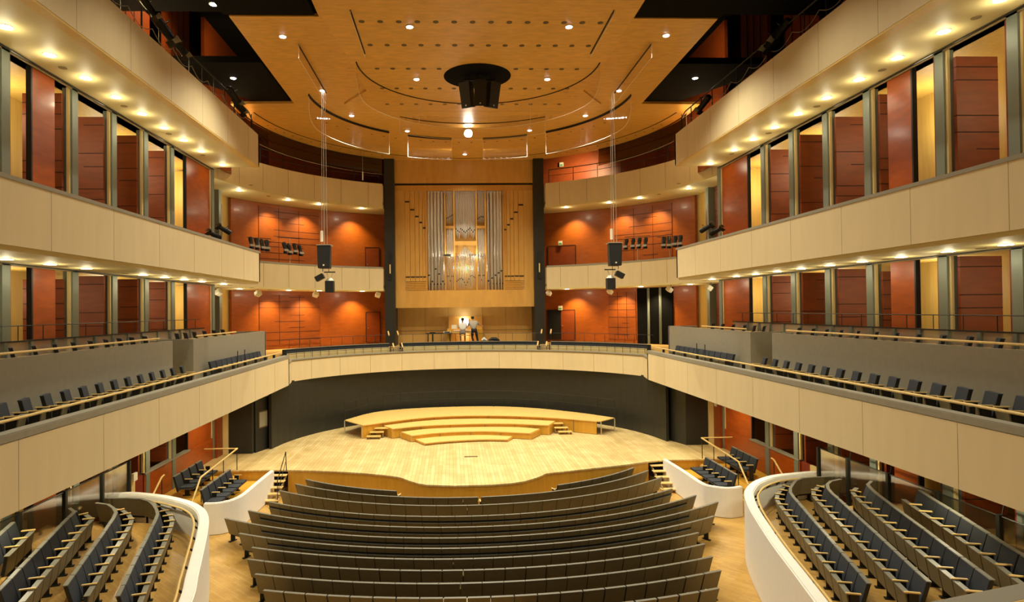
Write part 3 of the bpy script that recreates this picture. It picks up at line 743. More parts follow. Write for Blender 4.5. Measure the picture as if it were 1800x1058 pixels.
for k in range(5):
    metal_pipe(786+k*2.6, 2.2, 335.5, 385-k*1.5, 392); metal_pipe(841+k*2.4, 2.0, 335.5, 384-k*.8+abs(k-2), 392)
    metal_pipe(785.8+k*2.6, 2.1, 402, 487+(k == 2)*8, 510); metal_pipe(841+k*2.5, 2.1, 402, 486+(k == 2)*8, 510)
for k in range(13):
    xc = 802+k*2.72; v = [404, 407, 409, 403.5, 405.5, 408, 410, 407.5, 405, 403, 406, 409, 406][k]; metal_pipe(xc, 2.4, 335.5, v, v+10)
    v = [496, 494, 492, 491, 493, 498, 503, 498, 492, 487, 486, 488, 490][k]; metal_pipe(xc, 2.3, 432+3*abs(k-6), v, 508)
# horizontal reeds catching the lamp
for k in range(12):
    xc = 780+k*2.2 if k < 6 else 825+(k-6)*5; x = ox(xc); z = oz(450)
    w = MB(); w.tube([(x, .3, z), (x, -.5, z+.02), (x, -.62, z+.02)], [.02, .045, .085], 'pipe_metal', 10); w.build('horizontal_reed', OR, smooth=True)
for ax in (790, 836): lamp('organ_lamp', 'POINT', (ox(ax), OY-.28, oz(449)), 30, HALO, .06)
lamp('organ_lamp', 'POINT', (ox(818), OY+.9, oz(470)), 60, HALO, .1)
lamp('organ_lamp', 'SPOT', (0, 40.0, 14.6), 420, HALO, .1, 70, .8, target=(0, 43, 11.6))
# dark slots beside the organ and recess
for s in (-1, 1):
    m = MB(); xa, xb = sorted((s*4.72, s*5.4)); m.box(xa, xb, OY-.6, OY+2.2, 5.0, CAN+.6, 'black_wall'); o = m.build('wall_slot', kind='structure')
    t = thing('organ_side_lamp', 'tall thin dark lamp batten with a pale strip at the %s of the organ' % SIDE[s], 'light', (s*5.05, OY-.6, 11.0), group='lamp battens beside the organ')
    m = MB(); m.box(-.1, .1, -.12, 0, -.9, .9, 'dark_steel'); m.build('housing', t)
    m = MB(); m.box(-.02 if s < 0 else -.06, .06 if s < 0 else .02, -.14, -.12, -.5, .1, 'jamb'); m.build('reflector', t)
m = MB(); m.box(XL, XR, OY+1.2, OY+1.35, 5.3, oz(538), 'recess_wood')
for x in (745, 787, 848, 890): m.box(ox(x)-.01, ox(x)+.01, OY+1.19, OY+1.2, 5.3, oz(540), 'seam')
m.box(XL, XR, OY+1.185, OY+1.2, oz(582), oz(581), 'seam')
m.build('wall_organ_recess', kind='structure')
# console
CO = thing('organ_console', 'lit golden organ console with white music desk in the recess', 'console', (0, 0, 0))
KX0, KX1 = ox(787), ox(847)
KY = OY+.2
m = MB(); m.box(KX0, KX1, KY+.6, KY+.8, 5.62, oz(556), 'organ_case'); m.build('back_panel', CO)
m = MB(); m.box(KX0-.1, KX0+.25, KY, KY+.7, 5.62, 6.7, 'apron_wood'); m.box(KX1-.35, KX1, KY, KY+.7, 5.62, 6.7, 'apron_wood'); m.build('cheek', CO)
m = MB(); m.box(KX0+.25, KX1-.35, KY+.1, KY+.6, 6.42, 6.55, 'oak'); m.box(KX0+.3, KX1-.4, KY+.08, KY+.5, 6.55, 6.6, 'white_paint'); m.build('keyboard', CO)
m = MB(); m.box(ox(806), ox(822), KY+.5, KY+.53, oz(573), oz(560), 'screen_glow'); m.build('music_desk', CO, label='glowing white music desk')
m = MB(); m.box(ox(792), ox(801), KY+.2, KY+.25, oz(578), oz(571), 'white_paint'); m.build('score', CO)
lamp('console_lamp', 'POINT', (ox(815), KY+.25, 7.55), 22, HALO, .05)
lamp('console_lamp', 'POINT', (ox(817), KY+.2, 6.2), 12, HALO, .05)
bn = thing('organ_bench', 'wooden organ bench in front of the lit console', 'bench', (ox(816), KY-.45, 5.62))
m = MB(); m.box(-.6, .6, -.17, .17, .62, .67, 'organ_case'); m.build('seat', bn)
for sx in (-.5, .5): m = MB(); m.box(sx-.03, sx+.03, -.15, .15, 0, .62, 'organ_case'); m.build('leg', bn)
sd_ = thing('side_table', 'small dark table at the left of the organ console', 'table', (ox(770), KY+.0, 5.62))
m = MB(); m.box(-.9, .9, -.25, .25, .78, .82, 'dark_steel'); m.build('table_top', sd_)
for sx in (-.75, .75): m = MB(); m.box(sx-.03, sx+.03, -.2, .2, 0, .78, 'dark_steel'); m.build('leg', sd_)
m = MB(); m.box(-.24, .24, -.16, .16, 0, .1, 'white_paint'); m.box(-.18, .2, -.17, -.16, .02, .09, 'black'); o = m.build('mixer', label='small pale electronic box on the dark side table', cat='mixer'); o.location = (ox(784), KY, 6.44)
st_ = thing('stool', 'small dark round stool left of the side table equipment', 'stool', (ox(759), KY-.35, 5.62))
m = MB(); m.disc((0, 0, .82), .2, .06, 'black', 14); m.build('seat', st_)
m = MB(); m.tube([(0, 0, 0), (0, 0, .82)], .05, 'dark_steel'); m.disc((0, 0, 0), .18, .03, 'dark_steel', 12); m.build('leg', st_)
m = MB()
m.tube([(-.35, 0, .06), (-.1, .02, .14), (.15, 0, .12), (.4, .02, .04)], [.05, .12, .13, .04], 'black', 9)
o = m.build('coat', smooth=True, label='dark coat lying on the choir bench right of the console', cat='coat'); o.location = (ox(866, 600), 41.95, 5.9)
m = MB(); m.tube([(-.22, 0, .06), (-.05, .02, .16), (.12, 0, .05)], [.05, .13, .05], 'shirt_white', 9)
o = m.build('bag', smooth=True, label='pale bag beside the dark coat on the choir bench', cat='bag'); o.location = (ox(851, 600), 42.0, 5.9)

# ------------------------------------------------------------------ people at the console
def skin_mesh(name, verts, edges, radii, matname, parent, root=0, sub=1):
    me = bpy.data.meshes.new(name); me.from_pydata(verts, edges, []); me.update()
    o = bpy.data.objects.new(name, me); COL.objects.link(o)
    md = o.modifiers.new('s', 'SKIN'); md.use_smooth_shade = True
    for i, r in enumerate(radii): me.skin_vertices[0].data[i].radius = (r, r) if not isinstance(r, tuple) else r
    me.skin_vertices[0].data[root].use_root = True
    ss = o.modifiers.new('u', 'SUBSURF'); ss.levels = sub; ss.render_levels = sub
    me.materials.append(MATS[matname]); o.parent = parent; return o
def person(lab, loc, pose, shirt, trous, hairc='hair'):
    t = thing('person', lab, 'person', loc); t.scale = (1.12, 1.12, 1.09)
    J = pose
    V = []; E = []; Rr = []
    def add(p, r, par=None):
        V.append(p); Rr.append(r)
        if par is not None: E.append((par, len(V)-1))
        return len(V)-1
    pel = add(J['pelvis'], (.15, .11)); sp = add(J['chest'], (.17, .11), pel); nk = add(J['neck'], .055, sp); hd0 = add(J['head'], .085, nk); hd1 = add((J['head'][0], J['head'][1], J['head'][2]+.1), .075, hd0)
    nose = add((J['head'][0], J['head'][1]+.105, J['head'][2]), .015, hd0)
    for s in ('l', 'r'):
        sh = add(J[s+'sh'], .065, sp); el = add(J[s+'el'], .045, sh); wr = add(J[s+'wr'], .03, el)
        w_ = Vector(J[s+'wr']); d = (w_-Vector(J[s+'el'])).normalized(); pl = add(tuple(w_+d*.07), .038, wr)
        sd_v = d.cross(Vector((0, 0, 1))).normalized()
        for k in range(4):
            off = sd_v*(-.03+.02*k); L = (.06, .075, .07, .05)[k]
            f1 = add(tuple(w_+d*.11+off), .009, pl); add(tuple(w_+d*(.11+L)+off+Vector((0, 0, -.03))), .008, f1)
        th = add(tuple(w_+d*.06+sd_v*.05), .011, pl); add(tuple(w_+d*.1+sd_v*.065+Vector((0, 0, -.02))), .009, th)
        hp = add(J[s+'hp'], .095, pel); kn = add(J[s+'kn'], .06, hp); an = add(J[s+'an'], .04, kn); add(J[s+'toe'], .035, an)
    skin_mesh('body', V, E, Rr, 'skin', t)
    def cloth(nm, pts, edges, rad, mt): skin_mesh(nm, pts, edges, rad, mt, t)
    cloth('shirt', [J['pelvis'], J['chest'], tuple(Vector(J['neck'])*.8+Vector(J['chest'])*.2), J['lsh'], J['lel'], J['rsh'], J['rel']], [(0, 1), (1, 2), (1, 3), (3, 4), (1, 5), (5, 6)], [(.2, .15), (.235, .15), .07, .1, .065, .1, .065], shirt)
    p = J['pelvis']
    cloth('trousers', [(p[0], p[1], p[2]-.02), J['lhp'], J['lkn'], (J['lan'][0], J['lan'][1], J['lan'][2]+.03), J['rhp'], J['rkn'], (J['ran'][0], J['ran'][1], J['ran'][2]+.03)], [(0, 1), (1, 2), (2, 3), (0, 4), (4, 5), (5, 6)], [(.17, .13), .11, .075, .055, .11, .075, .055], trous)
    h = J['head']
    cloth('hair', [(h[0], h[1]-.06, h[2]-.03), (h[0], h[1]-.045, h[2]+.06), (h[0], h[1]+.02, h[2]+.12)], [(0, 1), (1, 2)], [.095, .125, .095], hairc)
    m = MB()
    for s in ('l', 'r'):
        a = J[s+'an']; tt = J[s+'toe']; m.tube([(a[0], a[1]-.05, a[2]-.01), (tt[0], tt[1]+.03, tt[2])], [.05, .045], 'black', 8)
    m.build('shoes', t, smooth=True)
# seated organist, seen from behind, facing the console (+Y)
person('seated person in a pale shirt playing at the organ console', (ox(811.5), KY-.45, 5.70),
  dict(pelvis=(0, 0, .72), chest=(0, .02, 1.08), neck=(0, .03, 1.33), head=(0, .05, 1.47), lsh=(-.19, .03, 1.24), lel=(-.25, .14, .98), lwr=(-.17, .38, .98), rsh=(.19, .03, 1.24), rel=(.25, .14, .98), rwr=(.17, .38, .98),
       lhp=(-.1, .02, .70), lkn=(-.14, .42, .62), lan=(-.12, .40, .14), ltoe=(-.12, .55, .05), rhp=(.1, .02, .70), rkn=(.14, .42, .62), ran=(.14, .38, .14), rtoe=(.14, .53, .05)), 'shirt_white', 'trousers_grey')
person('standing person in a light grey shirt and dark trousers leaning on the organ console', (ox(830.5), KY-.75, 5.62),
  dict(pelvis=(.02, 0, .92), chest=(-.02, .12, 1.28), neck=(-.03, .17, 1.5), head=(-.06, .22, 1.64), lsh=(-.22, .14, 1.42), lel=(-.32, .32, 1.18), lwr=(-.38, .55, 1.1), rsh=(.19, .14, 1.42), rel=(.36, .3, 1.22), rwr=(.55, .5, 1.16),
       lhp=(-.08, 0, .9), lkn=(-.1, .06, .5), lan=(.0, -.02, .09), ltoe=(0, .14, .04), rhp=(.12, 0, .9), rkn=(.2, .04, .48), ran=(.26, -.05, .09), rtoe=(.26, .11, .04)), 'shirt_grey', 'trousers')

# ------------------------------------------------------------------ ceiling
b = MB(); b.box(-17, 17, -6, 47, 22.0, 22.2, 'ceiling_black'); b.build('ceiling', kind='structure')
CN = thing('wooden_canopy', 'golden plywood ceiling canopy curving over stage and hall', 'ceiling canopy', kind='structure')
wl = [(-8.54, 21.9), (-8.58, 31.1), (-11.68, 31.15)]
outer = arc(0, 32.3, 11.75, -95, -26, 24)+arc(0, 32.3, 11.75, 26, 95, 24)
poly = [(-5.45, 21.9)]+wl+outer[:25]+[(-4.75, 43.5), (4.75, 43.5)]+outer[25:]+[(11.68, 31.15), (8.7, 31.1), (8.63, 21.9), (5.6, 21.9), (5.6, -4), (-5.45, -4)]
m = MB(); m.prism(poly, CAN, CAN+.12, 'canopy_wood'); m.build('canopy_board', CN)
m = MB(); pc = [(-5.3, -4), (-5.3, 22), (-5.0, 25), (-4.75, 29)]+arc(.25, 27.6, 7.2, -62, 62, 24)+[(5.3, 29), (5.55, 25), (5.5, 22), (5.5, -4)]
m.prism(pc, CAN-.09, CAN-.002, 'canopy_light'); m.build('centre_board', CN)
m = MB()
R = arc(0, 31.3, 11.0, -84, 84, 60); m.strip(R, offset(R, .07), CAN-.012, CAN-.001, 'pipe_dark')
for y in (8, 14.5, 20.4, 26.3, 32): m.box(-5.2, 5.4, y-.006, y+.006, CAN-.093, CAN-.089, 'seam')
m.build('shadow_gap', CN)
m = MB()
for (y, x0, x1, n) in ((22.05, -4.0, 4.45, 14), (24.0, -3.95, 4.45, 14), (26.35, -3.96, 4.47, 14), (28.7, -4.0, 4.5, 14), (30.9, -4.0, 4.5, 13), (19.9, -4.0, 4.4, 14)):
    for k in range(n):
        x = x0+(x1-x0)*k/(n-1)
        if (x-.28)**2+(y-27.2)**2 < 1.8**2: continue
        m.disc((x, y, CAN-.10), .105, .012, 'hole', 10)
for k in range(40):
    a = math.radians(-74+k*3.8); r = 11.35; m.disc((r*math.sin(a), 31.6+r*math.cos(a), CAN-.012), .05, .012, 'hole', 8)
for k in range(26):
    a = math.radians(-60+k*4.8); r = 9.3; m.disc((r*math.sin(a), 29+r*math.cos(a), CAN-.012), .06, .012, 'hole', 8)
m.build('ventilation_hole', CN)
m = MB(); m.disc((.28, 27.2, CAN-.105), 1.46, .014, 'ceiling_black', 40); m.build('round_opening', CN)
# dark side soffits above the top tier
for s in (-1, 1):
    m = MB(); m.prism([(s*8.75, 26.3), (s*12.5, 26.3), (s*12.5, 28.0), (s*10.6, 31.1), (s*8.75, 31.1)], CAN+.13, CAN+.4, 'ceiling_black'); m.box(*sorted((s*5.6, s*12.5)), 10.5, 21.85, CAN+.13, CAN+.4, 'ceiling_black'); m.box(*sorted((s*5.6, s*8.7)), 10.5, 21.85, CAN+.02, CAN+.1, 'ceiling_black')
    m.box(*sorted((s*5.6, s*8.7)), -4, 10.5, CAN+.02, CAN+.1, 'ceiling_black')
    m.build('side_ceiling', kind='structure')
m = MB(); m.box(-17, 17, -6.2, -6, 0, 22, 'cream'); m.build('wall_back', kind='structure')
# canopy downlights
def mk_can():
    t = thing('canopy_downlight', '', 'ceiling light')
    m = MB(); m.disc((0, 0, -.015), .15, .015, 'lamp_ring', 18); m.build('trim_ring', t)
    m = MB(); m.disc((0, 0, -.03), .11, .014, 'lamp_cool', 18); m.build('lens', t)
    return t
place_can = proto(mk_can)
wh = ['front left of the canopy centre', 'front right of the canopy centre', 'on the left canopy wing', 'on the right canopy wing', 'left of the black round opening', 'right of the black round opening', 'rear far left, by the left clear reflector', 'rear far right, by the right clear reflector', 'rear left of the bright stage lamp', 'rear right of the bright stage lamp']
for (x, y), wd in zip(canopy_lights, wh): place_can((x, y, CAN-(.1 if abs(x) < 5.3 and y < 33 else 0)), 0, 'small round bright lamp in the wooden canopy, '+wd, 'ceiling light', 'lamps in the wooden canopy')
for (px, py), wd, zz in (((817, 271), 'at its rear rim above the organ', CAN), ): x, y = atZ(px, py, zz); place_can((x, y, zz), 0, 'small round bright lamp in the wooden canopy, '+wd, 'ceiling light', 'lamps in the wooden canopy')
for (px, py), wd in (((375, 7), 'near left'), ((410, 137), 'far left'), ((1222, 137), 'far right')):
    x, y = atZ(px, py, CAN+.13); place_can((x, y, CAN+.13), 0, 'small round lamp in the black side ceiling, '+wd, 'ceiling light', 'lamps in the black side ceiling')
p = atZ(823, 236, CAN-.35)
t = thing('stage_flood', 'very bright stage lamp hanging under the rear of the canopy', 'stage light', (p[0], p[1], CAN))
m = MB(); m.tube([(0, 0, 0), (0, 0, -.2)], .03, 'dark_steel'); m.build('stem', t)
m = MB(); m.tube([(0, .12, -.25), (0, -.1, -.33)], [.1, .24], 'spot_body', 16); m.build('housing', t, smooth=True)
MATS['flood_glow'] = mat('flood_glow', 'ffffff', .5, emit=(1, .97, .85), estr=120)
m = MB(); m.tube([(0, -.11, -.335), (0, -.12, -.34)], .22, 'flood_glow', 18); m.build('lens', t)
for s in (-1, 1):
    x, y = atZ(569, 163, CAN) if s < 0 else atZ(1085, 163, CAN)
    place_can((x, y-.3, CAN), 0, 'small round bright lamp above the %s hanging speaker wires' % SIDE[s], 'ceiling light', 'lamps above the speaker wires')

# clear acrylic reflectors
def sheet(lab, path, z0, z1, mt='acrylic', grp='clear curved reflectors under the canopy', round_ends=(0, 0)):
    t = thing('sound_reflector', lab, 'acoustic panel', (0, 0, 0), group=grp)
    n = len(path); zl = [z0]*n
    for k in range(n):
        dl, dr_ = k, n-1-k
        if round_ends[0] and dl < 4: zl[k] = z0+(z1-z0)*[.45, .18, .07, .02][dl]
        if round_ends[1] and dr_ < 4: zl[k] = z0+(z1-z0)*[.45, .18, .07, .02][dr_]
    m = MB(); m.strip(path, offset(path, .012), zl, z1, mt); m.build('panel', t)
    pm = path[n//2]; inside = math.dist(pm, (.25, 27.6)) < 7.1 or (abs(pm[0]) < 5.2 and pm[1] < 29); zt = CAN-.092 if inside else CAN-.002
    m = MB(); m.strip(offset(path, -.015), offset(path, .03), z1-.0, zt, 'pipe_dark'); m.build('hanger_rail', t)
    m = MB(); m.tube([(p[0], p[1], z) for p, z in zip(path, zl)], .008, 'white_paint', 5)
    m.build('bottom_edge', t, label='bright polished lower edge')
    for i in (0, n-1) if not (round_ends[0] and round_ends[1]) else (n//3, 2*n//3):
        m = MB(); m.tube([(path[i][0], path[i][1], zl[i]), (path[i][0], path[i][1], z1)], .008, 'white_paint', 5); m.build('joint', t)
    return t
Z1 = CAN-.12
sheet('large clear curved reflector below the round opening', arc(.28, 25.8, 5.0, -92, 92, 40), Z1-1.2, Z1, round_ends=(1, 1))
sheet('small clear curved reflector nearest the bright stage lamp', arc(.28, 27.6, 6.5, -36, 36, 16), Z1-.85, Z1)
sheet('clear reflector curving over the left rear of the stage', arc(.1, 29.7, 7.65, -90, -36, 22), Z1-1.2, Z1, round_ends=(1, 0))
sheet('clear reflector curving over the right rear of the stage', arc(.1, 29.7, 7.65, 36, 90, 22), Z1-1.2, Z1, round_ends=(0, 1))
sheet('clear reflector left of centre behind the stage lamp', arc(.1, 29.7, 7.65, -27, -7, 8), Z1-1.2, Z1)
sheet('clear reflector right of centre behind the stage lamp', arc(.1, 29.7, 7.65, 7, 27, 8), Z1-1.2, Z1)
sheet('straight clear reflector under the left canopy wing', [(-6.65, 24.0+k*.66) for k in range(9)], Z1-.5, Z1)
sheet('straight clear reflector under the right canopy wing', [(6.85, 23.8+k*.68) for k in range(9)], Z1-.5, Z1)
sheet('short straight dark slot reflector at the left of the canopy front', [(-4.25, 21.2+k*.45) for k in range(9)], Z1-.12, Z1, 'acrylic')
sheet('short straight dark slot reflector at the right of the canopy front', [(4.7, 21.1+k*.45) for k in range(9)], Z1-.12, Z1, 'acrylic')
sheet('smoked brown reflector band above the left rear balcony', arc(0, 32.3, 11.6, -93, -27, 24), CAN-1.05, CAN-.04, 'smoked_acrylic', 'smoked reflector bands')
sheet('smoked brown reflector band above the right rear balcony', arc(0, 32.3, 11.6, 48, 88, 24), CAN-1.05, CAN-.04, 'smoked_acrylic', 'smoked reflector bands')

# ------------------------------------------------------------------ loudspeakers
t = thing('speaker_cluster', 'black loudspeaker cluster hanging from the round ceiling opening', 'loudspeaker', (.38, 27.2, 0))
for k, a in enumerate((-32, 0, 32)):
    mt = Matrix.Translation(((k-1)*.44, .25*abs(k-1), 0)) @ Matrix.Rotation(math.radians(a), 4, 'Z') @ Matrix.Translation((0, -.25, 17.35)) @ Matrix.Rotation(math.radians(12), 4, 'X')
    m = MB(); m.hexa([mt @ Vector(p) for p in ((-.24, -.15, -.55), (.24, -.15, -.55), (.2, .35, -.5), (-.2, .35, -.5))], [mt @ Vector(p) for p in ((-.27, -.15, .55), (.27, -.15, .55), (.2, .35, .5), (-.2, .35, .5))], 'black_wall')
    cb_ = m.build('cabinet', t, bevel=.015)
    m = MB(); m.box(-.03, .03, -.17, -.15, -.47, -.41, 'aluminium', mt); m.build('badge', cb_)
m = MB(); m.box(-.7, .7, -.1, -.0, 17.95, 18.02, 'dark_steel'); m.box(-.05, .05, -.6, .5, 17.97, 18.03, 'dark_steel'); m.build('frame', t)
for xx in (-.5, 0, .5):
    m = MB(); m.tube([(xx, -.05, 18.0), (xx, -.05, CAN-.09)], .02, 'dark_steel', 6); m.build('hanger', t)
for s in (-1, 1):
    x = -6.81 if s < 0 else 6.77; y = 29.4; zb = 10.0
    t = thing('hanging_loudspeaker', 'black loudspeaker set hanging on long wires at the %s' % SIDE[s], 'loudspeaker', (x, y, 0), group='hanging loudspeaker sets')
    m = MB(); m.hexa([(-.27, -.3, zb), (.27, -.3, zb), (.24, .3, zb), (-.24, .3, zb)], [(-.31, -.26, zb+1.05), (.31, -.26, zb+1.05), (.26, .3, zb+1.05), (-.26, .3, zb+1.05)], 'black'); mc_ = m.build('main_cabinet', t, bevel=.015)
    m = MB(); m.box(-.33, .33, -.3, .3, zb+1.05, zb+1.09, 'aluminium'); m.build('top_plate', t)
    m = MB(); m.box(-.035, .035, -.315, -.29, zb+.1, zb+.17, 'white_paint'); m.build('badge', mc_)
    m = MB(); m.box(-.22*s-.26, -.22*s+.26, -.03, .03, zb-.2, zb-.15, 'dark_steel'); m.tube([(-.1, 0, zb-.15), (-.1, 0, zb)], .015, 'dark_steel', 5); m.tube([(.18, 0, zb-.15), (.18, 0, zb)], .015, 'dark_steel', 5); m.build('cross_bar', t)
    u = .28*(-s); u = -u if s > 0 else u
    lowx = .22 if s < 0 else -.2
    m = MB(); m.box(lowx-.19, lowx+.19, -.2, .2, zb-1.12, zb-.58, 'black'); m.build('small_cabinet', t, bevel=.01)
    m = MB(); m.tube([(lowx-.13, 0, zb-.2), (lowx-.06, 0, zb-.42)], .015, 'aluminium', 5); m.tube([(lowx+.13, 0, zb-.2), (lowx+.06, 0, zb-.42)], .015, 'aluminium', 5); m.tube([(lowx, 0, zb-.45), (lowx, 0, zb-.58)], [.1, .19], 'aluminium', 12); m.build('bracket', t)
    sgn = 1 if s < 0 else -1
    mt = Matrix.Translation((-.24*sgn, 0, zb-.42)) @ Matrix.Rotation(math.radians(28*-sgn), 4, 'Y')
    m = MB(); m.box(-.2, .2, -.16, .16, -.12, .12, 'black', mt); m.build('tilted_cabinet', t, bevel=.01)
    m = MB()
    for xx in (-.13, -.02, .12): m.tube([(xx, 0, zb+1.09), (xx*.6, 0, CAN)], .011 if abs(xx) > .05 else .016, 'wire', 5)
    m.build('wire', t)
    m = MB(); m.tube([(-.13, -.02, zb+1.25), (-.13, -.02, zb+1.75)], .065, 'white_paint', 10); m.build('cable_weight', t, label='pale cylinder on the wire')
t = thing('hanging_microphone', 'tiny white microphone hanging on a thin wire left of the organ', 'microphone', (atY(637.5, 305, 38)[0], 38, 0))
m = MB(); m.tube([(0, 0, 16.4), (0, 0, 15.9)], .035, 'white_paint', 8); m.build('capsule', t)
m = MB(); m.tube([(0, 0, 16.4), (0, 0, CAN)], .006, 'wire', 4); m.build('wire', t)
def mk_mon():
    t = thing('monitor_speaker', '', 'loudspeaker')
    m = MB(); mt = Matrix.Rotation(math.radians(-30), 4, 'X') @ Matrix.Rotation(math.radians(20), 4, 'Y'); m.box(-.16, .16, -.15, .15, -.32, -.06, 'white_paint', mt); m.build('cabinet', t, bevel=.02)
    m = MB(); m.box(-.02, .02, -.02, .02, -.1, .115, 'steel'); m.build('bracket', t)
    return t
place_mon = proto(mk_mon)
for i, (px, py) in enumerate([(383, 503), (453, 507), (555, 510), (665, 513), (967, 510), (1075, 510), (1180, 503), (1250, 497)]):
    d = atZ(px, py, 9.34); X = max(-13.6, min(13.6, d[0]));
    an = math.atan2(d[0], max(1, d[1]-30)); 
    P = atR(px, py, 13.6)
    side = 'left' if px < 800 else 'right'; k = (3, 2, 1, 0, 0, 1, 2, 3)[i]
    place_mon((P[0], P[1], 9.22), -math.atan2(P[0], P[1]-30), 'small white tilted speaker under the rear balcony edge, %s from the organ on the %s' % (ordw(k), side), 'loudspeaker', 'small white speakers under the rear balcony')

# ------------------------------------------------------------------ theatre spotlights
def mk_spot():
    t = thing('spotlight', '', 'spotlight')
    m = MB(); m.tube([(0, .25, 0), (0, .2, 0), (0, .05, 0), (0, -.3, 0), (0, -.34, 0)], [.07, .12, .12, .1, .12], 'spot_body', 12); cn_ = m.build('can', t, smooth=True)
    m = MB(); m.tube([(-.14, 0, 0), (-.14, 0, .2), (.14, 0, .2), (.14, 0, 0)], .012, 'dark_steel', 5); m.build('yoke', t)
    m = MB(); m.box(-.13, .13, -.5, -.34, .1, .11, 'ledge_grey'); m.box(-.13, .13, -.5, -.34, -.11, -.1, 'black'); m.build('barn_door', cn_)
    return t
place_spot = proto(mk_spot)
def spots(pts, R, aim, where, grp):
    for i, (px, py) in enumerate(pts):
        P = atR(px, py, R); place_spot((P[0], P[1], P[2]), 0, 'black spotlight %s, %s from the left' % (where, ordw(i)), 'spotlight', grp, rot=(math.radians(55), 0, aim+random.uniform(-.15, .15)))
spots([(441, 423), (451, 425), (460, 427), (469, 428)], 13.3, math.radians(35), 'in the row of four by the left balcony corner', 'spotlights on the left rear balcony')
spots([(500, 432), (508, 435), (518, 434), (527, 437)], 13.3, math.radians(35), 'in the second row of four, left rear balcony', 'spotlights on the left rear balcony')
spots([(1101, 426), (1113, 425), (1124, 424), (1135, 424)], 13.3, math.radians(-25), 'in the row of four right of the hanging speaker', 'spotlights on the right rear balcony')
spots([(1167, 423), (1176, 423), (1187, 421), (1196, 420)], 13.3, math.radians(-25), 'in the row of four by the right balcony corner', 'spotlights on the right rear balcony')
for s, xs_, lab in ((-1, (434, 530), 'left'), (1, (1098, 1200), 'right')):
    for (a, c, zz, wd) in ((xs_[0], (xs_[0]+xs_[1])//2-6, 0, 'outer' if s < 0 else 'inner'), ((xs_[0]+xs_[1])//2+6, xs_[1], 0, 'inner' if s < 0 else 'outer')):
        pa = atR(a, 417 if s < 0 else 417, 13.3); pb = atR(c, 420 if s < 0 else 414, 13.3)
        t = thing('lighting_bar', 'thin dark bar carrying spotlights on the %s rear balcony, %s one' % (lab, wd), 'lighting bar')
        m = MB(); m.tube([pa, pb], .02, 'dark_steel', 6); m.build('bar', t)
        mid = ((pa[0]+pb[0])/2, (pa[1]+pb[1])/2)
        m = MB(); m.tube([(mid[0], mid[1], (pa[2]+pb[2])/2), (mid[0], mid[1], 10.75)], .02, 'wire', 6); m.build('upright', t)
for s, px in ((-1, 390), (1, 1245)):
    q = atX(px, 400, s*11.3)
    y = min(q[0], 29.8); X = CAMX+(atX(px, 400, s*11.3)[0]*0+ (s*11.3-CAMX)*y/q[0])
    t = thing('lighting_stand', 'slim pole carrying three spotlights on the %s middle balcony' % SIDE[s], 'lighting stand', (X, y, 9.7))
    m = MB(); m.tube([(0, 0, 0), (0, 0, 3.2)], .03, 'wire', 8); m.build('pole', t)
    m = MB(); m.disc((0, 0, 0), .25, .04, 'dark_steel', 14); m.build('base', t)
    for k, (dx, dz) in enumerate(((.22, 2.0), (-.22, 1.75), (.18, 1.25)) if s < 0 else ((-.22, 2.0), (.25, 1.85), (-.25, 1.2))):
        place_spot((X+dx, y-.1, 9.7+dz), 0, 'black spotlight on the pole of the %s middle balcony, %s from the top' % (SIDE[s], ordw(k)), 'spotlight', 'spotlights on the balcony poles', rot=(math.radians(-25), math.radians(20*s), math.radians(30*s)))
for i, (px, py, X, sc_) in enumerate([(258, 8, -10.25, 1.0), (284, 45, -10.25, 1.35), (312, 78, -10.25, 1.1), (408, 165, -10.25, 1.3), (418, 182, -10.25, 1.2), (1378, 48, 10.25, 1.2), (1362, 65, 10.25, 1.2), (1240, 178, 10.25, 1.2)]):
    q = atX(px, py, X)
    where = ['highest', 'second highest', 'third', 'fourth', 'lowest'][i]+' of five on the left top balcony rail' if i < 5 else ['highest', 'middle', 'lowest'][i-5]+' of three on the right top balcony rail'
    o = place_spot((X, q[0], q[1]), 0, 'black theatre spotlight, '+where, 'spotlight', 'spotlights on the top balcony rails', rot=(math.radians(40), 0, math.radians(150 if X < 0 else -150)))
    o.scale = (sc_, sc_, sc_)

# ------------------------------------------------------------------ white stall walls
def white_wall(nm, lab, px, z, side, thick=.28, ends=None, rail=None):
    base = [atZ(x, y, z) for x, y in px]
    if ends: base = base+ends
    pth = smooth_path(base, 6)
    t = thing(nm, lab, 'low wall')
    t['kind'] = 'structure'
    A = pth; B = offset(pth, thick*side)
    m = MB(); m.strip(A, B, 0, z, 'white_plaster'); m.build('wall_body', t, bevel=.03)
    if rail:
        m = MB(); R = offset(pth, (thick+.12)*side)[2:]; m.tube([(p[0], p[1], z-.12) for p in R], .03, 'oak', 8); m.build('handrail', t, smooth=True)
        m = MB()
        for k in range(2, len(pth)-2, 5):
            a = B[k]; r_ = offset(pth, (thick+.12)*side)[k]; m.tube([(a[0], a[1], z-.25), (r_[0], r_[1], z-.15)], .028, 'black', 6)
        m.build('rail_bracket', t)
    return pth
WZ = 2.05
WL = white_wall('stall_wall', 'tall curved white wall around the left side stalls', [(200,866),(232,864),(267,866.5),(300,871),(333,879),(352,887),(363,897),(367.5,912),(365,935),(360,960),(350,1005),(337,1058)], WZ, -1, ends=[(-5.9, 10.5), (-5.2, 7.5)], rail=1)
WR = white_wall('stall_wall', 'tall curved white wall around the right side stalls', [(1437,827),(1415,828),(1390,830.5),(1365,833),(1345,837),(1322,846),(1311,857),(1308,866),(1312,882),(1322,902),(1354,952),(1390,1000),(1433,1058)], WZ, 1, ends=[(5.7, 10.0), (5.0, 7.5)], rail=1)
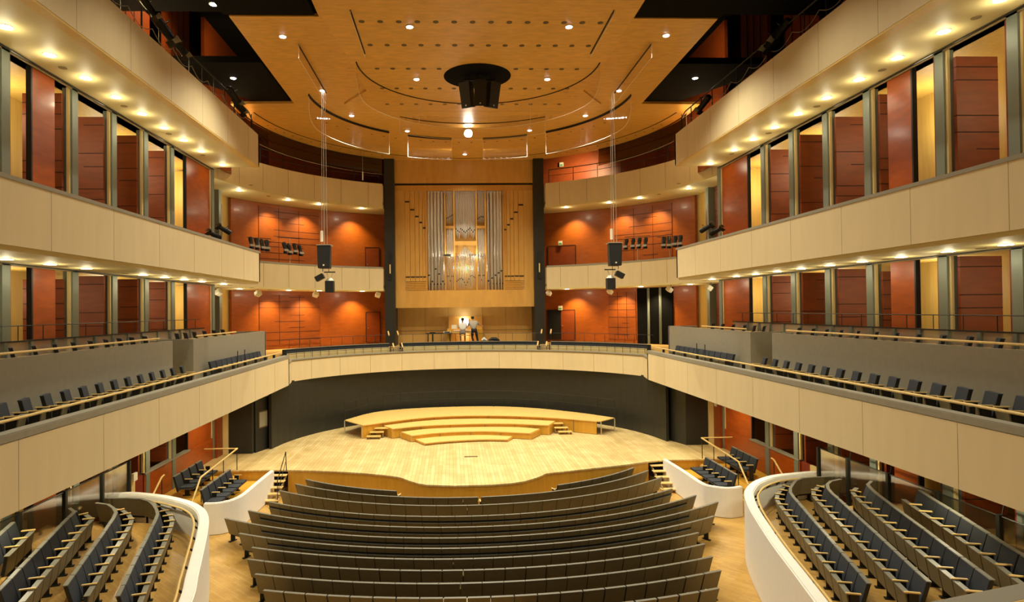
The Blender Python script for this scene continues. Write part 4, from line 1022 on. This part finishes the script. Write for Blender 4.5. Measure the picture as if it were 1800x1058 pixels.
white_wall('box_wall', 'low curved white wall in front of the left stage side seats', [(475.8,826),(466,833),(445,850),(423,868),(406,876.5),(385,881.5),(360,882.5)], 1.15, 1, .16)
white_wall('box_wall', 'low curved white wall in front of the right stage side seats', [(1171,806),(1200,823.5),(1235,846.5),(1252,852.5),(1279,855.5),(1300.6,853)], 1.15, -1, .16)
# stall terraces
def side_mirror(pts, s): return [(s*x, y) for x, y in pts]
SR_px = {1: ([(1377.1,862.3),(1371,872),(1372.5,882),(1381,892.5),(1389,903),(1398,914.5),(1407,926.5),(1417,939),(1428.3,953),(1439.5,967.5),(1452,983),(1466,1000.5),(1482.3,1021),(1499,1043)], 1.75),
 2: ([(1435.7,863),(1437.3,874),(1447,884.8),(1457.5,894.7),(1468.7,906.2),(1480.7,918.3),(1493.5,931),(1508.6,946),(1524.6,962.3),(1541.6,979.7),(1560.3,999),(1581,1020.6),(1604.6,1043.7)], 2.05),
 3: ([(1504.5,865),(1513.5,876.2),(1525.2,887),(1538.2,897.6),(1552.8,910),(1568,922.5),(1584.8,936),(1602.8,950.4),(1622,966.6),(1642.8,983.7),(1666.4,1002.6),(1690.5,1022.4)], 2.35),
 4: ([(1594.4,877.3),(1609.5,888),(1626.6,899.8),(1645.5,912.2),(1664.8,925.2),(1686,940.3),(1709,956),(1736,975.2),(1767,996),(1794.6,1018)], 2.65)}
SL_px = {1: ([(288,898.7),(295,908.7),(297,919.5),(291.8,931.8),(287,943),(281.5,956.7),(275.8,970.5),(268.6,985),(262.2,1001),(254.4,1018.7),(247.5,1037),(239,1056.5)], 1.75),
 2: ([(219,904.4),(225.7,916),(218.2,929.3),(211.2,941.8),(202.7,955),(194,969),(184.5,984),(173.4,1001.7),(160.6,1021.9),(147.3,1042.7)], 2.05),
 3: ([(152,909.5),(154.9,913.3),(143.2,925.2),(132.2,937.4),(120.9,951),(108.6,965.4),(95.4,980.9),(80.8,997.9),(65.2,1015.8),(49.1,1035.3),(31.2,1055.5)], 2.35),
 4: ([(49.1,934.2),(34.6,948.2),(18.9,963.9),(2.8,979)], 2.65)}
# average both sides to symmetric row lines (x at given y)
def rowline(k):
    R = [atZ(x, y, SR_px[k][1]) for x, y in SR_px[k][0]]; L = [atZ(x, y, SL_px[k][1]) for x, y in SL_px[k][0]]
    return R, [(-x, y) for x, y in L]
STALL = {}
for k in (1, 2, 3, 4):
    R, L = rowline(k); STALL[(1, k)] = R; STALL[(-1, k)] = L
for s in (-1, 1):
    T = thing('stall_terrace', 'stepped parquet floor of the %s side stalls' % SIDE[s], 'floor', kind='structure')
    for k in (1, 2, 3, 4):
        r = STALL[(s, k)]; zt = .83+.3*k
        core = [q for q in r if q[1] < 18.5]
        d = (core[0][0]-core[-1][0])/(core[0][1]-core[-1][1])
        xa = core[-1][0]+d*(2-core[-1][1])-.75 if k > 1 else 5.2
        xb = core[0][0]+d*(19.5-core[0][1])-.72
        if k == 1:
            PW = WR if s > 0 else WL
            inn = [(abs(p[0])+.12, p[1]-.0) for p in PW]
            pol = [(s*x, y) for x, y in inn if y > 6]; pol = pol+[(s*5.0, 3), (s*14.8, 3), (s*14.8, 21.4 if s > 0 else 20.9)]
            m = MB(); m.prism(pol, .02, zt, 'stall_parquet'); m.build('terrace', T)
        else:
            m = MB(); m.prism([(s*xa, 2), (s*xb, 19.4-(k-2)*.9), (s*(xb+.5), 20.1-(k-2)*.9), (s*14.8, 20.9-(k-2)*.7), (s*14.8, 2)], .9+.3*(k-1)-.07+.02, zt, 'stall_parquet'); m.build('terrace', T)
    # glass screen with dark posts behind the stalls
    B = thing('stall_glass_screen', 'glass screen with dark posts behind the %s side stalls' % SIDE[s], 'balustrade', group='glass screens behind the side stalls')
    m = MB(); m.box(*sorted((s*11.98, s*12.0)), 3, 21.9, 1.7, 2.95, 'balustrade_glass'); m.build('glass', B)
    m = MB(); m.tube([(s*12.1, 3, 3.25), (s*12.1, 21.9, 3.25)], .022, 'dark_steel', 6); m.tube([(s*12.0, 3, 2.96), (s*12.0, 21.9, 2.96)], .018, 'dark_steel', 6); m.build('top_rail', B)
    for y in (21.85, 20.2, 18.3, 16.4, 14.5, 12.6, 10.7):
        m = MB(); m.box(*sorted((s*11.93, s*12.05)), y-.05, y+.05, 1.2, 3.0, 'dark_steel'); m.tube([(s*12.05, y, 3), (s*12.1, y, 3.25)], .015, 'dark_steel', 5); m.build('post', B)
    # sloping screen across the stall end
    m = MB(); m.box(*sorted((s*12.0, s*12.45)), 21.85, 21.88, 1.2, 3.0, 'balustrade_glass'); m.build('end_glass', B)

# ------------------------------------------------------------------ seats
SW = .572
def back_mesh(m, lean, zb=.30, zt=.90, rail=False, front='navy', shell='seat_back', edge='seat_edge'):
    yb, yt = -.13, -.13-lean
    def y_at(z): return yb+(yt-yb)*(z-zb)/(zt-zb)
    def slab(z0, z1, d0, d1, w0, w1, mt):
        y0, y1 = y_at(z0), y_at(z1)
        m.hexa([(-w0, y0-d1, z0), (w0, y0-d1, z0), (w0, y0-d0, z0), (-w0, y0-d0, z0)], [(-w1, y1-d1, z1), (w1, y1-d1, z1), (w1, y1-d0, z1), (-w1, y1-d0, z1)], mt)
    W = SW/2-.010
    if rail:
        slab(.73, zt-.015, .025, .05, W, W, 'seat_back'); slab(.66, .73, .025, .03, W, W, 'seat_leg_gap')
        slab(zb, .655, .025, .075, W*.97, W, shell); slab(.64, .665, .03, .11, W, W, edge)
    else: slab(zb, zt-.015, .025, .05, W*.97, W, shell)
    slab(zt-.018, zt, -.03, .058, W, W, edge)
    for sx in (-1, 1):  # dark filler plates stand for the shade between neighbouring backs
        y0, y1 = y_at(zb), y_at(zt-.03); xa, xb = sorted((sx*(W+.0005), sx*(W+.0095)))
        m.hexa([(xa, y0-.04, zb), (xb, y0-.04, zb), (xb, y0+.03, zb), (xa, y0+.03, zb)], [(xa, y1-.04, zt-.03), (xb, y1-.04, zt-.03), (xb, y1+.03, zt-.03), (xa, y1+.03, zt-.03)], 'seat_leg_gap')
    slab(zb+.06, zt-.018, -.035, .024, W*.97, W*.985, front)
def mk_seat(folded=True, lean=.2, rail=False, arms=1, kind='auditorium_chair', shell='seat_back', edge='seat_edge'):
    def f():
        t = thing(kind, '', 'chair')
        m = MB(); back_mesh(m, lean, rail=rail, shell=shell, edge=edge); m.build('backrest', t)
        m = MB()
        if folded:
            m.hexa([(-.24, -.03, .2), (.24, -.03, .2), (.24, .05, .2), (-.24, .05, .2)], [(-.255, .05, .605), (.255, .05, .605), (.255, .12, .605), (-.255, .12, .605)], 'navy')
            m.hexa([(-.265, .05, .18), (.265, .05, .18), (.265, .07, .18), (-.265, .07, .18)], [(-.272, .12, .61), (.272, .12, .61), (.272, .15, .61), (-.272, .15, .61)], 'seat_back')
            m.box(-.272, .272, .03, .15, .607, .622, 'seat_edge')
        else:
            m.box(-.255, .255, -.08, .42, .40, .47, 'navy'); m.box(-.25, .25, -.06, .41, .375, .40, 'seat_back')
        m.build('seat_cushion', t)
        for sx in ((-1, 1) if arms == 2 else (-1,)):
            m = MB(); m.box(sx*.285-.028, sx*.285+.028, -.14 if folded else -.1, .16 if folded else .2, .635, .665, 'oak'); m.build('armrest', t, bevel=.006)
            m = MB(); m.box(sx*.285-.013, sx*.285+.013, -.1, .08, .0, .635, 'seat_leg_gap'); m.box(sx*.285-.05, sx*.285+.05, -.17, .13, 0, .03, 'seat_leg_gap'); m.build('leg', t)
        return t
    return f
p_main = proto(mk_seat(True, .2)); p_rail = proto(mk_seat(True, .2, True))
p_end = proto(mk_seat(True, .2, arms=2))
rows = {'A': (25.0, [(-7.23, -3.22), (3.26, 7.1)]), 'B': (23.87, [(-7.5, -.02), (.1, 7.56)]), 'C': (22.9, [(-7.88, 7.81)]), 'D': (21.7, [(-7.91, 7.63)]), 'E': (20.62, [(-8.33, 8.22)]),
        'F': (19.66, [(-8.88, 8.71)]), 'G': (18.81, [(-7.88, 7.9)]), 'H': (18.0, [(-7.08, 6.76)]), 'I': (17.22, [(-6.92, 6.58)]), 'J': (16.40, [(-6.38, 6.4)]), 'K': (15.58, [(-5.86, 6.24)]), 'L': (14.75, [(1.0, 5.74)])}
ROWN = {}
nseat = 0
rown = ['front','second','third','fourth','fifth','sixth','seventh','eighth','ninth','tenth','eleventh','twelfth']
for ri, (k, (yc, segs)) in enumerate(rows.items()):
    x0, CY = -.5, 35.2
    if k == 'A': Rr = 10.62
    else: Rr = CY-yc
    Ro = Rr-.36
    for si, (xa, xb) in enumerate(segs):
        aa = math.asin((xa-x0)/Rr); ab = math.asin((xb-x0)/Rr); n = max(1, round((ab-aa)*Rr/.575)); 
        for j in range(n):
            a = aa+(ab-aa)*(j+.5)/n
            x, y = x0+Ro*math.sin(a), CY-Ro*math.cos(a)
            edge_ = min(j, n-1-j)
            P = p_rail if (k in 'DEFG' and edge_ >= {'D': 0, 'E': 1, 'F': 3, 'G': 2}[k]) else (p_end if j == n-1 else p_main)
            seg = '' if len(segs) == 1 else (' left half' if si == 0 else ' right half')
            P((x, y, 0), a, 'dark seat, %s row from the stage%s, %s from its left end' % (rown[ri], seg, ordw(j)), 'chair', 'seats of the main floor'); nseat += 1

# side stall seats
p_stall = proto(mk_seat(True, .16, kind='stall_chair'))
back_px = {1: {1: [(1377.1,862.3),(1385.5,858),(1397,848),(1412.5,841),(1435,836),(1463,833.5)], -1: [(291,894),(279,885),(272,881.7),(255,877.4),(234,875.1),(207.8,874.7),(178.5,874.9)]},
           2: {1: [(1449.6,851.5),(1466.5,843.6),(1485.6,840)], -1: [(205,898.7),(196.4,891),(181.3,886.4),(157.7,884.2)]},
           3: {1: [(1515.4,851),(1530.6,845)], -1: [(139.8,898.7),(130.3,895),(115.2,892.5)]}}
for (s, k), line in STALL.items():
    zf = .83+.3*k
    L = [(s*x, y) for x, y in line]
    L = [q for i, q in enumerate(L) if not (k == 3 and s < 0 and i == 0)]
    # extend curve round to the outer wall, then towards the viewer
    first = L[0]
    if k < 4:
        ext = {1: [(s*(abs(first[0])+.36), first[1]+.45), (s*(abs(first[0])+.8), first[1]+.75), (s*(abs(first[0])+1.35), first[1]+.87)], 2: [(s*(abs(first[0])+.42), first[1]+.42), (s*(abs(first[0])+.9), first[1]+.6)], 3: [(s*(abs(first[0])+.4), first[1]+.4)]}[k]
        if k == 1: ext.append((s*(abs(first[0])+1.95), first[1]+.9))
        L = list(reversed(ext))+L
    a, c = Vector(L[-1]), Vector(L[-3]); d = (a-c).normalized()
    for q in range(1, 2): L.append(tuple(Vector(L[-1])+d*.58))
    L = smooth_path(L, 5)
    pts = resample(L, .578)
    for j in range(len(pts)-1):
        a, c = pts[j], pts[j+1]; mid = (a+c)/2; tv = (c-a).normalized()
        # facing direction: towards the hall centre for the long run
        nrm = Vector((-tv.y, tv.x)) if s < 0 else Vector((tv.y, -tv.x))
        nrm = -nrm if (nrm.x*s > 0 and abs(tv.y) > .5) else nrm
        if abs(tv.y) <= .5: nrm = nrm if nrm.y > 0 else -nrm
        ang = math.atan2(nrm.y, nrm.x)-PI/2
        p_stall((mid.x, mid.y, zf), ang, 'dark tip-up seat, %s stalls, %s row from the white wall, %s from the stage end' % (SIDE[s], ordw(k-1), ordw(j)), 'chair', 'seats of the %s side stalls' % SIDE[s])

# stage side boxes: steps, seats, rails
p_box = proto(mk_seat(False, .16, kind='box_chair'))
for s in (-1, 1):
    T = thing('box_terrace', 'two wooden steps carrying the seats at the %s of the stage' % SIDE[s], 'floor', kind='structure')
    y0 = 23.6 if s < 0 else 24.3; y1 = 28.2 if s < 0 else 28.55
    xa = 9.25 if s < 0 else 9.15
    m = MB(); m.prism([(s*xa, y1), (s*xa, y0+.6), (s*9.6, y0), (s*10.4, y0), (s*10.4, y1)], 0.01, .55, 'apron_wood'); m.build('lower_step', T)
    m = MB(); m.box(*sorted((s*10.4, s*12.45)), y0+.2, y1, 0.01, .8, 'apron_wood'); m.build('upper_step', T)
    for k in range(4):
        m = MB(); m.box(*sorted((s*10.3, s*11.6)), y0-.3*(k+1)+.2, y0-.3*k+.2, 0.01, .64-.16*k, 'oak'); m.build('stair', T)
    lo = [(9.86, 23.95+.62*j) for j in range(5)] if s < 0 else [(9.66, 24.5+.6*j) for j in range(5)]
    up = [(11.35, 25.0+.7*j) for j in range(4)] if s < 0 else [(11.25, 25.9+.6*j) for j in range(4)]
    for j, (x, y) in enumerate(lo):
        p_box((s*(x+.15), y, .55), s*PI/2, 'dark lowered seat, front row at the %s of the stage, %s from the hall' % (SIDE[s], ordw(j)), 'chair', 'seats beside the stage')
    for j, (x, y) in enumerate(up):
        p_box((s*(x+.1), y, .8), s*PI/2, 'dark lowered seat, back row at the %s of the stage, %s from the hall' % (SIDE[s], ordw(j)), 'chair', 'seats beside the stage')
    t = thing('box_railing', 'oak topped railing between the seat rows at the %s of the stage' % SIDE[s], 'railing')
    yy = y1+.2
    m = MB(); m.tube([(s*10.55, y0-.1, 1.05), (s*10.55, y0+.7, 1.75), (s*10.55, yy, 1.95)], .035, 'oak', 8); m.build('handrail', t, smooth=True)
    for y in (y0+.75, y0+1.9, y0+3.1, yy-.05): m = MB(); m.tube([(s*10.55, y, .6), (s*10.55, y, 1.74+.2*(y-y0-.7)/(yy-y0-.7))], .018, 'dark_steel', 6); m.build('post', t)
    m = MB(); m.tube([(s*10.55, yy, 1.95), (s*12.0, yy, 1.95)], .03, 'oak', 8); m.build('cross_rail', t, smooth=True)
    t = thing('wall_handrail', 'short sloping oak handrail on the red wall at the %s of the stage' % SIDE[s], 'handrail')
    m = MB(); m.tube([(s*12.0, y0-.5, 1.0), (s*12.0, y0+.7, 1.8), (s*12.0, y0+.9, 1.82)], .035, 'oak', 8); m.build('grip', t, smooth=True)
    m = MB(); m.tube([(s*12.0, y0+.7, 1.8), (s*12.0, y0+.7, .8)], .018, 'dark_steel', 6); m.tube([(s*12.0, y0-.2, 1.2), (s*12.0, y0-.2, .3)], .018, 'dark_steel', 6); m.build('post', t)

# lower balcony seats: angled single seats, straight run near the stage, upper row
p_bal = proto(mk_seat(True, .14, arms=2, kind='balcony_chair', shell='navy', edge='navy'))
YR = [23.0-.755*j for j in range(18)]
for s in (-1, 1):
    for j, y in enumerate(YR):
        p_bal((s*10.4, y, 5.2), s*math.radians(72), 'single dark seat, front row of the %s lower balcony, %s from the stage end' % (SIDE[s], ordw(j)), 'chair', 'angled seats of the lower side balconies')
    for j in range(11):
        y = 31.6-j*.6
        p_bal((s*10.32, y, 5.15), s*PI/2, 'seat in the straight navy run, %s lower balcony corner, %s from the stage end' % (SIDE[s], ordw(j)), 'chair', 'straight run of seats on the lower side balconies')
    for j, y in enumerate([22.9, 22.0, 21.2, 20.4, 19.55, 18.7, 17.85, 17.0, 16.15, 15.3, 14.45, 13.6]):
        p_bal((s*11.6, y-.1, 6.30), s*math.radians(56), 'dark seat above the long grey parapet on the %s, %s from the stage end' % (SIDE[s], ordw(j)), 'chair', 'upper row seats of the lower side balconies')
    for j, y in enumerate([30.5, 29.4, 28.3, 27.2, 26.3, 25.5]):
        p_bal((s*11.6, y-.1, 6.30), s*math.radians(60), 'dark seat above the short grey parapet on the %s, %s from the stage end' % (SIDE[s], ordw(j)), 'chair', 'far upper row seats of the lower side balconies')
    t = thing('aisle_rail', 'two slim dark posts beside the straight seat run of the %s lower balcony' % SIDE[s], 'railing', (s*9.9, 26.6, 5.15))
    for yy in (0, .9): m = MB(); m.tube([(0, yy, 0), (0, yy, 1.25)], .018, 'dark_steel', 6); m.build('post', t)

# rear balcony ledge in front of the viewer
pa = atZ(1624, 1058, 5.76); pb = atZ(1800, 1022, 5.76)
t = thing('near_balcony', 'grey ledge and oak rail of the nearest balcony at the bottom right corner', 'balcony', kind='structure')
dv = Vector((pb[0]-pa[0], pb[1]-pa[1])).normalized()
path = [tuple(Vector(pa)-dv*1.2), pa, pb, tuple(Vector(pb)+dv*3.0)]
m = MB(); m.strip(path, offset(path, -.22), 5.6, 5.76, 'ledge_grey'); m.build('ledge', t, bevel=.015)
m = MB(); m.strip(offset(path, -.02), offset(path, -.16), 4.6, 5.6, 'cream'); m.build('front', t)
m = MB(); m.tube([(p[0], p[1], 5.80) for p in offset(path, -.33)], .035, 'oak', 8); m.build('handrail', t, smooth=True)
print('main seats', nseat)
